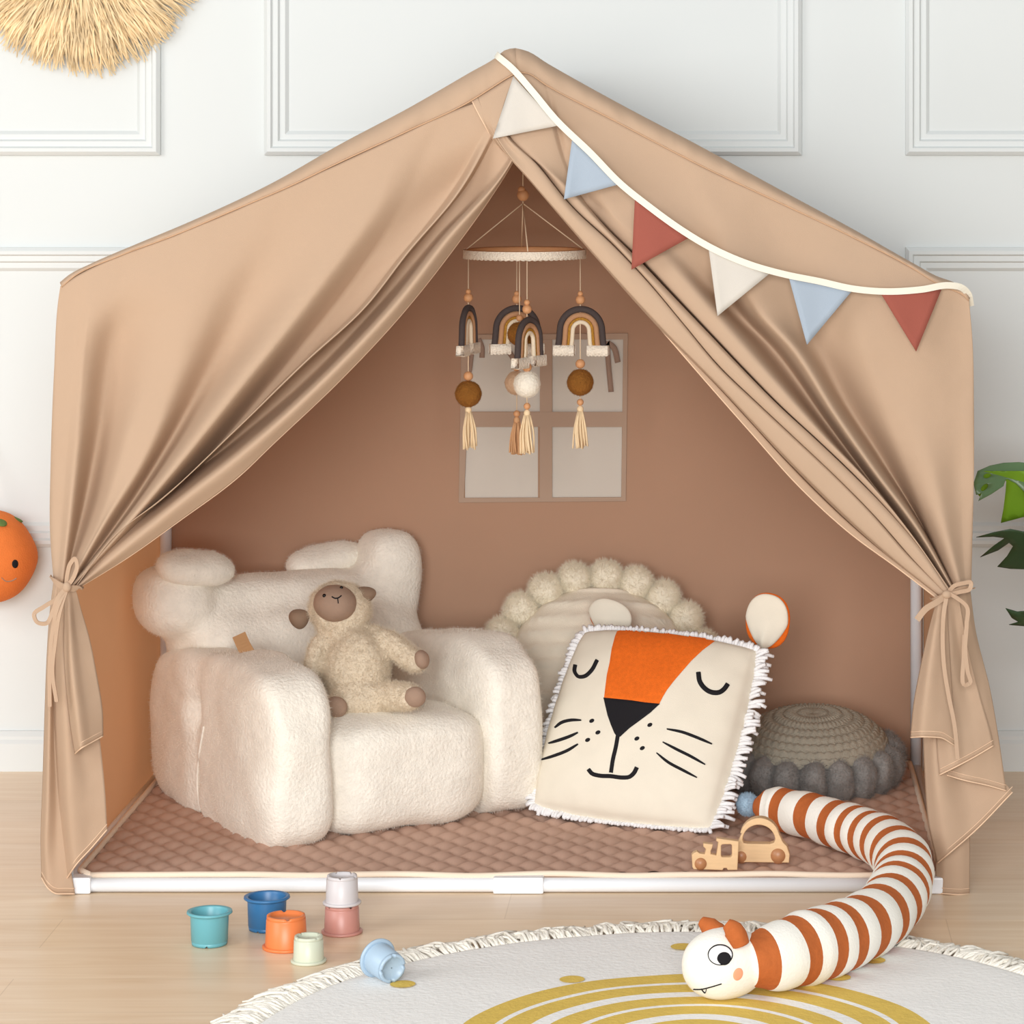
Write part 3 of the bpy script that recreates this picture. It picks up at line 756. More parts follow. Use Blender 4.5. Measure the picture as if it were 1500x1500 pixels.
obj('paw', displace(pe(618,966,.372,11,14,.015,-.3), .0004, 80), 'suede', lamb)
obj('foot_pad', displace(pe(608,1021,.312,16,15,.012,.1), .0004, 80), 'suede', lamb)
obj('foot_pad', displace(pe(491,1036,.325,18,16,.012,.1), .0004, 80), 'suede', lamb)

# ------------------------------------------------------------ round pompom cushion
PC = P(878,1005,.665); tilt = .36
pc = thing('pompom_cushion', 'round cream pleated cushion edged with pompoms leaning on the tent back wall', 'cushion', (PC.x, PC.y, .026))
PM = Matrix.Translation(PC) @ Matrix.Rotation(-tilt, 4, 'X') @ Matrix.Rotation(.08, 4, 'Z')
V, Fc = cubegrid(30); out = []
for v in V:
    d = Vector([math.tan(x*PI/4) for x in v]); q = d*((abs(d.x)**2+abs(d.z)**2)**1.4+abs(d.y)**2.8)**(-1/2.8)
    q = Vector((q.x*.166, q.y*.055, q.z*.166))
    if q.y < 0:
        zz = q.z/.0265; fr_ = abs(zz-round(zz)); q.y -= .0085*max(0, 1-fr_*5.5) * min(1, -q.y/.02)
        q.y += .0016*noise.noise(Vector((q.x*90, q.z*25, 1))) * min(1, -q.y/.02)
    out.append(PM @ q)
obj('pad', (out, Fc), 'pleat', pc)
for k_ in range(22):
    a = 2*PI*(k_+.35)/22
    o = obj('pompom', displace(sphere(PM @ Vector((.184*math.cos(a), -.004, .184*math.sin(a))), .0285, 10), .003, 45, k_), 'plush_white', pc)
    if math.sin(a) > -.35: HAIRY.append((o, 3500, .007))

# ------------------------------------------------------------ lion cushion
e_ = Vector((.928,-.374,0)).normalized(); lean = math.radians(34)
u_ = Vector((.374*math.sin(lean), .928*math.sin(lean), math.cos(lean))).normalized(); n_ = e_.cross(u_).normalized()   # n_ faces the front
if n_.y > 0: n_ = -n_
roll = Matrix.Rotation(math.radians(2.2), 3, n_ if n_.y < 0 else -n_); e_ = roll.inverted() @ e_; u_ = roll.inverted() @ u_
if (e_.z > .001): e_ = roll @ roll @ e_; u_ = roll @ roll @ u_
B0 = Vector((-.008, .372, .031)); LW, LH = .335, .330
LC = B0 + e_*LW/2 + u_*LH/2
LM = Matrix(((e_.x,-n_.x,u_.x,LC.x),(e_.y,-n_.y,u_.y,LC.y),(e_.z,-n_.z,u_.z,LC.z),(0,0,0,1)))
lion = thing('lion_face_cushion', 'square cream cushion with a sleeping lion face, orange forehead and white fringe', 'cushion', (LC.x, LC.y-.05, .026))
def pillow(sgn, n=44):
    V, Fc = [], []
    for j in range(n+1):
        for i in range(n+1):
            a = -1+2*i/n; b = -1+2*j/n
            x = a*math.sqrt(1-.16*b*b*a*a); z = b*math.sqrt(1-.16*a*a*b*b)
            h = (max(0,(1-a*a)*(1-b*b)))**.42
            pin = 1-.02*(1-a*a)*(b*b) ; pin2 = 1-.02*(1-b*b)*(a*a)
            w = .0035*noise.noise(Vector((a*3, b*3, 5+sgn)))*h
            # short radiating puckers near the edge
            ed = max(abs(a), abs(b)); w += .0016*math.sin((a if abs(b) > abs(a) else b)*26)*max(0, (ed-.72)/.28)*h
            V.append(LM @ Vector((x*LW/2*pin2, sgn*(.062*h+w), z*LH/2*pin)))
    for j in range(n):
        for i in range(n):
            q = (j*(n+1)+i, j*(n+1)+i+1, (j+1)*(n+1)+i+1, (j+1)*(n+1)+i); Fc.append(q if sgn < 0 else q[::-1])
    return (V, Fc)
lf = obj('cushion_front', pillow(-1), 'lion', lion)
obj('cushion_back', pillow(1), 'lion_back', lion, label='black velvet back of the cushion')
lbv = world_bvh(lf)
obj('forehead_patch', patch(lbv, [(909,913),(940,914),(970,917),(1003,922),(1036,926),(1063,930),(1045,941),(1029,953),(1013,968),(999,984),(987,998),(977,1011),(971,1021),(966,1031),(945,1029),(925,1026),(905,1024),(885,1022),(887,1005),(889,989),(893,971),(896,951),(901,932)], .0018), 'orange_felt', lion, label='orange felt forehead patch')
obj('nose', patch(lbv, [(884,1022),(905,1024),(925,1026),(945,1029),(967,1031),(953,1044),(937,1056),(922,1067),(909,1079),(905,1081),(900,1074),(895,1062),(890,1048),(887,1035)], .0022), 'black', lion)
obj('mouth', join([stroke(lbv, [(905,1078),(902,1095),(898,1112),(895,1132)], 6, .0018), stroke(lbv, [(862,1127),(867,1133),(877,1136),(895,1137),(912,1139),(922,1138),(929,1132),(933,1124)], 6.5, .0018)]), 'black', lion)
obj('closed_eye', stroke(lbv, [(843,974),(842,984),(847,991),(856,991),(866,983),(875,967)], 5.5, .0018), 'black', lion)
obj('closed_eye', stroke(lbv, [(1023,985),(1025,998),(1032,1008),(1042,1014),(1054,1014),(1061,1009),(1066,1002)], 7.5, .0018), 'black', lion)
for w_ in ([(813,1066),(822,1059),(836,1055),(852,1055)], [(804,1089),(820,1084),(834,1079),(847,1073)], [(793,1113),(812,1107),(832,1099),(847,1090)],
           [(977,1068),(998,1072),(1020,1080),(1043,1090)], [(971,1087),(990,1097),(1012,1108),(1033,1120)], [(962,1103),(978,1116),(1000,1128),(1021,1139)]):
    obj('whisker', stroke(lbv, w_, 4.6, .0016, 20, .6), 'black', lion)
for x, y in ((867,1056),(876,1073),(861,1084),(952,1062),(933,1082),(941,1096)):
    obj('whisker_dot', patch(lbv, ellipse(x, y, 4, 2.8, -.5, 12), .0018, 3), 'black', lion)
# ears
def lion_ear(c, rx, ry, rot, yaw):
    s = (D+c.y)/F
    Mx = Matrix.Translation(c) @ Matrix.Rotation(yaw, 4, 'Z') @ Matrix.Rotation(rot, 4, 'Y')
    fold = lambda q: Vector((q.x*(1-.45*max(0,-q.z)), q.y - .9*(1-min(1,abs(q.x)*2.2))*max(0,-q.z+.1), q.z))
    g = sphere((0,0,0), (rx*s, .008, ry*s), 12, None, 2.3, fold)
    obj('ear', xf(g, Mx), 'lion', lion)
    g = sphere((0,.006,0), (rx*s*(1.03 if c.x > .2 else .93), .007, ry*s*(1.02 if c.x > .2 else .9)), 12, None, 2.3)
    obj('ear_back', xf(g, Mx), 'orange_felt', lion, label='orange back of the ear')
lion_ear(P(1123,910,.47), 33, 40, .12, -.35)
lion_ear(P(893,905,.60), 34, 27, .3, -.25)
# fringe: looped cords all round the seam
fg = []; rr = random.Random(3)
def edge_pt(t):
    t %= 4; k_ = int(t); f = t-k_; a = -1+2*f
    a, b = [(a,-1),(1,a),(-a,1),(-1,-a)][k_]
    x = a*math.sqrt(1-.16*b*b*a*a)*(1-.02*(1-b*b)); z = b*math.sqrt(1-.16*a*a*b*b)*(1-.02*(1-a*a))
    return Vector((x*LW/2, 0, z*LH/2))
NF = 250
for k_ in range(NF):
    t = 4*k_/NF; p = edge_pt(t); q = edge_pt(t+.01); tg = (q-p).normalized(); o_ = Vector((tg.z, 0, -tg.x))
    if o_.dot(p) < 0: o_ = -o_
    sd = int(t % 4)
    ln = {0:.013, 1:.024, 2:.012, 3:.014}[sd]*rr.uniform(.75,1.2)
    sw = rr.uniform(-.5,.5) + (.3 if sd == 1 else 0)
    dirn = (o_ + tg*sw*.6 + Vector((0, rr.uniform(-.9,.5), 0))).normalized()
    if sd == 0: dirn = (dirn + Vector((0,-.6,.1))).normalized()
    wpts = [p - o_*.004, p + dirn*ln*.5 + Vector((0,-.002,0)), p + dirn*ln + LM.to_3x3().inverted() @ Vector((0,0,-.003))]
    wpts = [LM @ v for v in wpts]
    for w_ in wpts: w_.z = max(w_.z, .0315)
    fg.append(tube(wpts, [.0030,.0036,.0028], 6, 5))
fr_o = obj('fringe', join(fg), 'fringe', lion, label='white looped cord fringe'); fr_o['kind'] = 'stuff'

# ------------------------------------------------------------ gray knit cushion with a fur rim
KC = Vector((P(1190,1142,.645).x, .625, .026))
kc = thing('knit_cushion', 'round gray knitted cushion with fluffy fur rim lying right inside the tent', 'cushion', KC)
KM = Matrix.Translation(KC) @ Matrix.Rotation(.10, 4, 'X')
V, Fc = [], []; nr, ns_ = 60, 192
for i in range(nr+1):
    f = i/nr; r = .128*math.sin(f*PI/2)**.9 if f < 1 else .128
    z0 = .048 + .070*math.sqrt(max(0, 1-(r/.130)**2))
    for k_ in range(ns_):
        a = 2*PI*k_/ns_
        st = abs(math.sin(f*PI*9)); rib = abs(math.sin(a*24 + (PI/2 if int(f*9)%2 else 0)))
        h = .006*(st*.7 + rib*.5)*min(1, f*5)
        V.append(KM @ Vector((r*math.cos(a), r*math.sin(a), z0+h)))
for i in range(nr):
    for k_ in range(ns_):
        k2 = (k_+1) % ns_; Fc.append((i*ns_+k_, (i+1)*ns_+k_, (i+1)*ns_+k2, i*ns_+k2))
obj('knit_top', (V, Fc), 'knit_gray', kc)
obj('underside', xf(lathe([(.001,.0),(.09,.002),(.122,.018),(.130,.05)], 40), KM), 'knit_gray', kc)
for k_ in range(19):
    a = 2*PI*(k_+.2)/19
    Mx = KM @ Matrix.Rotation(a, 4, 'Z') @ Matrix.Translation((.126,0,.036)) @ Matrix.Rotation(.25, 4, 'Y')
    o = obj('fur_puff', displace(xf(sphere((0,0,0), (.027,.0235,.036), 10, None, 2.4), Mx), .003, 50, k_), 'fur_gray', kc)
    if math.sin(a) < .5: HAIRY.append((o, 2600, .006))
# ------------------------------------------------------------ baby mobile
RY = .35; rs = (D+RY)/F
mob = thing('baby_mobile', 'nursery mobile of rainbows, felt balls and tassels hanging in the tent opening', 'mobile', P(768,370,RY))
RC = P(768.5, 370, RY); RR = 86*rs
obj('ring', xf(lathe([(RR-.004,-.003),(RR,-.005),(RR+.003,-.003),(RR+.003,.004),(RR,.006),(RR-.004,.004),(RR-.004,-.003)], 72), Matrix.Translation(RC)), 'bead', mob, label='round wooden hoop')
V, Fc = [], []; n = 288
for i in range(n):
    a = 2*PI*i/n; sc = .0016*abs(math.sin(a*34))
    for r, z in ((RR+.004,.005),(RR+.0046,-.002),(RR+.0048,-.0075-sc),(RR+.0040,-.0075-sc),(RR+.0032,.004)): V.append(RC+Vector((r*math.cos(a), r*math.sin(a), z)))
for i in range(n):
    j = (i+1) % n
    for k_ in range(4): Fc.append((i*5+k_, i*5+k_+1, j*5+k_+1, j*5+k_))
obj('lace_trim', (V, Fc), 'lace', mob, label='scalloped lace around the hoop')
TOP = P(766, 298, RY)
def string(a, b, r=.0009): obj('string', tube([a, b], r, 6, 2), 'string', mob)
def bead(p, r, m='bead'): obj('bead', sphere(p, r, 6), m, mob)
string(P(766,298,RY), Vector((P(766,0,RY).x, RY, RIDGE-.004)))
bead(P(766,286,RY), .0095); bead(P(764,278,RY), .006)
for a in (.12, .12+PI/2, .12+PI, .12+3*PI/2): string(TOP, RC + Vector((RR*.86 if abs(math.cos(a)) > .5 and False else RR*math.cos(a), RR*math.sin(a), .005)))
def rainbow_local():
    """charm standing in XZ round its own centre: (name, mesh lists, material)"""
    out = []
    for nm, r, t, m in (('yarn_arc', .0345, .0052, 'charcoal_yarn'), ('yarn_arc', .0252, .0044, 'tan_yarn'), ('yarn_arc', .0188, .0024, 'gold_yarn'), ('yarn_arc', .0134, .0036, 'cream_yarn')):
        pts = [Vector((-r*1.04-.003, 0, -.036)), Vector((-r*1.02-.001, 0, -.018))] + [Vector((r*math.cos(a), 0, r*math.sin(a))) for a in np.linspace(PI, 0, 17)] + [Vector((r*1.02+.001, 0, -.018)), Vector((r*1.04+.003, 0, -.036))]
        out.append((nm, tube(pts, t, 8, 44), m))
    for sg in (-1, 1):
        V, Fc = [], []; n = 24
        for i in range(n+1):
            x = sg*(.0105 + .0345*i/n); sc = .002*abs(math.sin(i*PI/4))
            for y, z in ((-.0062,-.024),(-.0068,-.032),(-.0072,-.0395-sc),(.0072,-.0395-sc),(.0068,-.032),(.0062,-.024)): V.append(Vector((x,y,z)))
        for i in range(n):
            for k_ in range(6): Fc.append((i*6+k_, i*6+(k_+1)%6, (i+1)*6+(k_+1)%6, (i+1)*6+k_))
        Fc.append(tuple(range(6))); Fc.append(tuple(n*6+5-k_ for k_ in range(6)))
        out.append(('lace_cuff', (V, Fc), 'lace'))
    return out
def charm(px, py, Y, yaw, scale=1.0):
    c = P(px, py, Y); Mx = Matrix.Translation(c) @ Matrix.Rotation(yaw, 4, 'Z') @ Matrix.Scale(scale, 4)
    root = None
    for nm, g, m in rainbow_local():
        if root is None: root = obj('rainbow_charm', xf(g, Mx), m, mob, label='yarn rainbow with lace ends')
        else: obj(nm, xf(g, Mx), m, root)
def felt_ball(p, r, m): HB.append(obj('felt_ball', displace(sphere(p, r*.96, 14), .0005, 90, 3), m, mob))
HB = []
def tassel(p, ln, m):
    g = [sphere(p + Vector((0,0,.003)), (.0052,.0052,.006), 5)]
    for k_ in range(26):
        a = rr.uniform(0, 2*PI); r0 = rr.uniform(.001,.0045); r1 = r0*rr.uniform(1.8,3.4)
        g.append(tube([p+Vector((r0*math.cos(a), r0*math.sin(a), 0)), p+Vector((r1*.9*math.cos(a), r1*.9*math.sin(a), -ln*.45)), p+Vector((r1*math.cos(a+.3), r1*math.sin(a+.3), -ln*rr.uniform(.93,1.03)))], .0015, 5, 6))
    obj('tassel', join(g), m, mob)
def strand(px, Y, parts):
    top = P(px, 370, Y); top.z = RC.z
    last = top
    for kind, py, *a in parts:
        p = P(px, py, Y); s = (D+Y)/F
        if kind == 'bead': bead(p, a[0]*s)
        elif kind == 'ball': felt_ball(p, a[0]*s, a[1])
        elif kind == 'charm': charm(px+a[2], py, Y, a[0], a[1])
        elif kind == 'tassel': tassel(p, a[0]*s, a[1])
    string(top, P(px, max(q[1] for q in parts)-2, Y), .0008)
aL = math.pi + .1
strand(686, .345, [('bead',427,4),('bead',436,7),('charm',482,1.36,.98,0),('bead',551,7),('ball',577,20,'pom_brown'),('tassel',603,54,'tassel')])
strand(850, .36, [('bead',430,4),('bead',439,7),('charm',484,-.12,.98,1),('bead',533,7),('ball',560,20,'pom_brown'),('bead',589,5),('tassel',602,54,'tassel')])
strand(757, .44, [('bead',430,4),('bead',438,7),('charm',482,.25,.98,0),('bead',538,6),('ball',561,18,'pom_beige'),('bead',606,5),('tassel',618,47,'tassel_tan')])
strand(772, .265, [('bead',443,4.5),('bead',453,7),('charm',500,1.12,.98,3),('bead',538,7),('ball',563,20,'pom_white'),('bead',595,5),('tassel',608,56,'tassel')])
strand(761, .38, [('ball',489,18,'pom_brown'),('bead',466,5)])

for o_ in HB: HAIRY.append((o_, 1600, .0016))
# ------------------------------------------------------------ round rug
RGX, RGY, RGR = .270, -.800, .555; RT = .009
rug = thing('round_rug', 'round white rug with mustard rainbow rings and yarn fringe on the oak floor', 'rug', (RGX, RGY, 0))
rc = Vector((.278, -.762, 0))
rings = [(0,'rug'),(.02,'mustard'),(.057,'rug'),(.066,'mustard'),(.10,'rug'),(.122,'mustard'),(.157,'rug'),(.166,'mustard'),(.1996,'rug'),(.221,'mustard'),(.255,'rug'),(.264,'mustard'),(.302,'rug')]
V, Fc, MI = [], [], []; n = 240
rad = [(.001,0)]; 
for i, (r, m) in enumerate(rings):
    r1 = rings[i+1][0] if i+1 < len(rings) else None
    if r1 is None: break
    for q in (.5, 1.0): rad.append((r+(r1-r)*q, 1 if m == 'mustard' else 0))
rows = [[rc + Vector((r*math.cos(2*PI*k_/n), r*math.sin(2*PI*k_/n), 0)) for k_ in range(n)] for r, m in rad]; mats_ = [m for r, m in rad[1:]]
edge_ = [Vector((RGX+RGR*math.cos(2*PI*k_/n), RGY+RGR*math.sin(2*PI*k_/n), 0)) for k_ in range(n)]
inner_ = rows[-1]
for q in (.2,.4,.6,.8,.93,.97,1.0):
    rows.append([inner_[k_].lerp(edge_[k_], q) for k_ in range(n)]); mats_.append(0)
for j, row in enumerate(rows):
    for p in row:
        z = RT + .0012*noise.noise(Vector((p.x*9, p.y*9, 0))); 
        if j == len(rows)-1: z = RT*.55
        if j == len(rows)-3: z += .0012
        V.append(Vector((p.x, p.y, z)))
for p in edge_: V.append(Vector((p.x, p.y, .0005)))
rows.append(edge_); mats_.append(0)
for j in range(len(rows)-1):
    for k_ in range(n):
        k2 = (k_+1) % n; Fc.append((j*n+k_, (j+1)*n+k_, (j+1)*n+k2, j*n+k2)); MI.append(mats_[j])
for (x, y) in ((590,1443),(838,1436),(1000,1388),(1228,1433),(1279,1408)):     # printed dots
    c = G(x, y, RT); b_ = len(V)
    for k_ in range(28): V.append(c + Vector((.0165*math.cos(2*PI*k_/28), .0165*math.sin(2*PI*k_/28), .0016)))
    Fc.append(tuple(range(b_, b_+28))); MI.append(1)
obj('rug_body', (V, Fc, MI), ['rug', 'mustard'], rug)
fg = []
NFR = 230
for k_ in range(NFR):
    a = 2*PI*(k_+rr.random()*.5)/NFR
    base = Vector((RGX+(RGR-.004)*math.cos(a), RGY+(RGR-.004)*math.sin(a), .006)); o_ = Vector((math.cos(a), math.sin(a), 0)); t_ = Vector((-o_.y, o_.x, 0))
    sw0 = .55*noise.noise(Vector((a*9, 0, 2)))
    for q in range(8):
        ln = rr.uniform(.04,.07); sw = sw0 + rr.uniform(-.4,.4); r_ = rr.uniform(.0016,.0026)
        p1 = base + t_*rr.uniform(-.007,.007); d_ = (o_ + t_*sw).normalized()
        pts = [p1, p1+d_*ln*.35+Vector((0,0,rr.uniform(.0,.008))), p1+(d_+t_*rr.uniform(-.4,.4)).normalized()*ln*.7+Vector((0,0,rr.uniform(-.001,.006))), p1+(d_+t_*rr.uniform(-.6,.6)).normalized()*ln-Vector((0,0,.002))]
        for w_ in pts: w_.z = max(w_.z, .0026)
        fg.append(tube(pts, [r_, r_*1.1, r_, r_*.7], 5, 8))
fr_o = obj('fringe', join(fg), 'rug_fringe', rug, label='off-white knotted yarn fringe'); fr_o['kind'] = 'stuff'

# ------------------------------------------------------------ striped caterpillar
def cz(px, py, h): return P(px, py, (CZ-h)*F/(py-PY0)-D)
path = [cz(1107,1181,.064), cz(1135,1184,.064), cz(1180,1194,.066), cz(1225,1207,.067), cz(1268,1222,.068), cz(1305,1242,.070), cz(1324,1272,.068), cz(1318,1303,.058), cz(1296,1335,.051), cz(1255,1362,.052), cz(1205,1381,.054), cz(1160,1395,.055), cz(1122,1405,.055), cz(1095,1410,.054)]
NP = 340; pp = smooth_path(path, NP); seg = 36
rad_ = np.interp(np.linspace(0,1,NP), [0,.015,.04,.2,.45,.7,.9,.97,1], [.012,.026,.033,.036,.042,.044,.047,.040,.032])
L_ = np.r_[0, np.cumsum([(b-a).length for a, b in zip(pp, pp[1:])])]; tot = L_[-1]
per = tot/17.27
st_ = [((l + .010*math.sin(l*21+1) - .010*math.sin(1) - (.010*math.sin(tot*21+1) - .010*math.sin(1))*l/tot)/per + .15) % 1.0 for l in L_]
rd = [r*(1+.024*math.cos(2*PI*(s-.72))) for r, s in zip(rad_, st_)]
g = tube(pp, rd, seg)
MI = []
for i in range(NP-1): MI += [1 if st_[i] < .46 else 0]*seg
MI += [1, 0]
cat = thing('striped_caterpillar', 'long rust and white striped caterpillar toy lying from the tent onto the rug', 'soft toy', G(1200,1420))
g2 = displace((g[0], g[1]), .0022, 16, 9)
obj('body', (g2[0], g[1], MI), ['white_knit', 'rust_knit'], cat)
hd = (pp[-1]-pp[-6]).normalized(); hc = P(1061, 1411, (CZ-.052)*F/(1411-PY0)-D)
ax = Vector((hd.x, hd.y, -.03)).normalized(); ay = Vector((0,0,1)).cross(ax).normalized(); az = ax.cross(ay)
HM = Matrix(((ax.x,ay.x,az.x,hc.x),(ax.y,ay.y,az.y,hc.y),(ax.z,ay.z,az.z,hc.z),(0,0,0,1)))
head = obj('head', sphere((0,0,0), (.056,.043,.0445), 16, HM.to_3x3().to_4x4(), 2.15), 'white_knit', cat)
head.data.transform(Matrix.Translation(ROOT[cat.name].to_3x3().inverted() @ hc))
hb = world_bvh(head)
obj('eye_white', patch(hb, ellipse(1055,1399,17.5,14.5), .0010, 3), 'fringe', cat)
obj('eye_outline', stroke(hb, ellipse(1055,1399,17.5,14.5)+ellipse(1055,1399,17.5,14.5)[:2], 1.5, .0016, 60), 'black', cat)
obj('pupil', patch(hb, ellipse(1060.5,1404,10.2,10), .0020, 3), 'black', cat)
obj('cheek', patch(hb, ellipse(1081,1427,7,9.5,.35), .0010, 3), 'blush', cat, label='round blush cheek')
obj('mouth', join([stroke(hb, [(1016,1449),(1026,1449),(1040,1446),(1057,1441)], 1.4, .001), stroke(hb, [(1027,1448),(1033,1454),(1035,1448)], 1.2, .001)]), 'black', cat, label='smile with one small tooth')
def ant(pts, Y, r):
    g = tube([P(x,y,Y+d) for x,y,d in pts], r, 14, 22); Mx = P(pts[1][0], pts[1][1], Y)
    obj('antenna', displace(([v for v in g[0]], g[1]), .0012, 40, 5), 'rust_knit', cat)
hy = hc.y
ant([(1062,1374,.014),(1050,1366,.018),(1037,1357,.022),(1027,1349,.026)], hy, [.0115,.014,.013,.006])
ant([(1085,1384,-.030),(1079,1370,-.030),(1072,1360,-.028),(1064,1353,-.026)], hy, [.0115,.013,.013,.007])
po = obj('tail_pompom', displace(sphere(cz(1095,1178,.064), .0165, 10), .0014, 80, 2), 'blue_pom', cat, label='pale blue pompom tail'); HAIRY.append((po, 2500, .003))

# ------------------------------------------------------------ stacking cups
def cup(lab, m, rim, top, bot, h, Mx, notch=4, ph=.3, grp='stacking cups in front of the tent'):
    """an open cup, foot at the origin, mouth up"""
    w = .0022
    prof = [(.0008,.004),(bot-.005,.004),(bot-.0045,.0006),(bot-.0005,.0006),(bot,.0045),(bot-.0008,.0052),(bot+.0004,.0062),(top,h-.004),(rim-.002,h-.0045),(rim,h-.003),(rim-.0004,h-.0005),(rim-.003,h),(top-w*.4,h-.001),(top-w,h-.004),(bot-w,.0075),(.0008,.0072)]
    seg = 64; root = thing('stacking_cup', lab, 'cup', Mx.translation, Mx.to_euler(), grp)
    ROOT[root.name] = Mx.copy()
    g = lathe(prof[:8], seg); V = [v.copy() for v in g[0]]
    for i in (2, 3):
        for k_ in range(seg):
            if ((k_/seg*notch + ph) % 1) < .11: V[i*seg+k_].z = .0032
    gi = lathe(prof[12:], seg)
    obj('cup_body', join([(V, g[1]), gi]), CUP[m], root, local=True)
    obj('rim', lathe(prof[7:13], seg), CUP[m], root, local=True)
    return root
def up(px, py): return Matrix.Translation(G(px, py))
def down(px, py, h, z=0.0): p = G(px, py); return Matrix.Translation((p.x, p.y, z+h)) @ Matrix.Rotation(PI, 4, 'X')
cup('teal stacking cup standing open, furthest left on the floor', 'teal', .0312, .0262, .0246, .0465, up(307,1383), ph=.05)
cup('dark blue stacking cup standing open behind the orange cup', 'blue', .0322, .0272, .0256, .0470, up(391,1361))
cup('orange stacking cup turned upside down on the floor', 'orange', .0325, .0285, .0265, .0455, down(419,1388,.0455), ph=.2)
cup('small sage green stacking cup upside down beside the orange cup', 'sage', .0242, .0206, .0192, .0360, down(452,1409,.036), ph=.55)
cup('dusty pink stacking cup upside down under the gray cup', 'pink', .0288, .0246, .0232, .0400, down(501,1366,.040), ph=.5)
p_ = G(501,1366)
cup('pale gray stacking cup on top of the pink cup', 'lilac', .0268, .0226, .0212, .0405, Matrix.Translation((p_.x, p_.y, .0402+.0405)) @ Matrix.Rotation(PI, 4, 'X') @ Matrix.Rotation(.4, 4, 'Z'), 5, .1)
bc = P(576,1422,-.508); bc.z = .029
axc = Vector((-.60,.78,.15)).normalized()
cup('pale blue stacking cup lying on its side at the rug edge', 'sky', .0262, .0215, .0195, .0420, Matrix.Translation(bc) @ axc.to_track_quat('Z','Y').to_matrix().to_4x4(), 4, .1)

# ------------------------------------------------------------ wooden toys
def wood(name, lab, outer, holes, Y, depth, yaw, balls, lift):
    c = P(outer[0][0], outer[0][1], Y); xs = [p[0] for p in outer]; cx = (min(xs)+max(xs))/2
    base = P(cx, max(p[1] for p in outer), Y); base.z = .0275
    s = (D+Y)/F
    root = thing(name, lab, 'wooden toy', base, (0,0,yaw))
    yb = max(p[1] for p in outer)
    q = lambda p: ((p[0]-cx)*s, (yb-p[1])*s+lift)
    obj('toy_body', plate([q(p) for p in outer], [[q(p) for p in h] for h in holes], depth, .0012), 'beech', root, smooth=False, local=True)
    for x, y, r in balls:
        a, b = q((x, y))
        obj('wheel', sphere((a, 0, max(b, r*s)), (r*s, r*s*1.0, r*s), 10), 'ball_wood', root, local=True)
def rrect(x0, y0, x1, y1, r): 
    o = []
    for cx, cy, a0 in ((x1-r,y0+r,-PI/2),(x1-r,y1-r,0),(x0+r,y1-r,PI/2),(x0+r,y0+r,PI)):
        o += [(cx+r*math.cos(a0+PI/2*k_/5), cy+r*math.sin(a0+PI/2*k_/5)) for k_ in range(6)]
    return o
train = [(1014,1276),(1013,1258),(1016,1255),(1021,1253),(1025,1256),(1032,1257),(1034,1250),(1030,1246),(1030,1241),(1044,1243),(1043,1248),(1041,1252),(1041,1257),(1049,1259),(1052,1240),(1049,1238),(1050,1234),(1082,1239),(1080,1281),(1066,1281),(1064,1278),(1060,1278),(1058,1281),(1040,1280),(1016,1279)]
wood('wooden_train', 'small flat beech wood toy train at the front edge of the mat', train, [rrect(1056,1243,1072,1262,3)], .020, .013, .06, [(1026,1271,11)], .001)
arc = [(1083+0,1262),(1078,1250),(1080,1240),(1084,1234)]
car = [(1080,1270),(1079,1246),(1083,1237),(1087,1228)] + [(1113+29*math.cos(a), 1234-29*math.sin(a)) for a in np.linspace(PI*.93, PI*.07, 16)] + [(1147,1240),(1153,1246),(1157,1258),(1156,1270)]
hole = [(1088,1238),(1089,1231)] + [(1112+24*math.cos(a), 1238-23*math.sin(a)) for a in np.linspace(PI*.9, PI*.1, 14)] + [(1136,1236),(1134,1241),(1128,1243),(1096,1243),(1090,1242)]
wood('wooden_car', 'beech wood toy car with arched window standing behind the train', car, [hole], .058, .018, -.05, [(1140,1261,14),(1086,1263,12)], .004)

# ------------------------------------------------------------ raffia wall hanging
rfc = P(122, -72, WY-.012); RFR = 172*(D+WY)/F
raf = thing('raffia_wall_hanging', 'round shaggy raffia straw hanging on the wall at top left', 'wall decoration', rfc)
obj('backing', xf(lathe([(.001,-.008),(RFR*.55,-.008),(RFR*.55,.008),(.001,.008)], 40), Matrix.Translation(rfc) @ Matrix.Rotation(PI/2, 4, 'X')), 'raffia', raf)
V, Fc = [], []
def blade(a, r0, r1, dep, w, droop):
    o_ = Vector((math.cos(a), 0, math.sin(a))); t_ = Vector((-math.sin(a), 0, math.cos(a))); b_ = len(V); tw = rr.uniform(-1,1); bend = rr.uniform(-.25,.25)
    for q in range(6):
        f = q/5; r = r0+(r1-r0)*f
        p = rfc + o_*r + t_*(bend*(r1-r0)*f*f) + Vector((0, -dep*(.35+1.1*f-1.25*f*f) , -droop*f*f))
        p.y = min(p.y, WY-.002)
        ww = w*(1-.55*f)*.5; sd = (t_*math.cos(tw) + Vector((0,1,0))*math.sin(tw))*ww
        V.extend([p-sd, p+sd])
    for q in range(5): Fc.append((b_+q*2, b_+q*2+1, b_+q*2+3, b_+q*2+2))
for k_ in range(5200):
    a = rr.uniform(0, 2*PI); ring = rr.random()
    r0 = RFR*(.15+.62*ring); ln = rr.uniform(.20,.42)*RFR
    blade(a, r0, min(r0+ln, RFR*rr.uniform(.95,1.06)), rr.uniform(.03,.075)*(1.15-.5*ring), rr.uniform(.002,.005), .008)
so = obj('straw', (V, Fc), 'raffia', raf); so['kind'] = 'stuff'

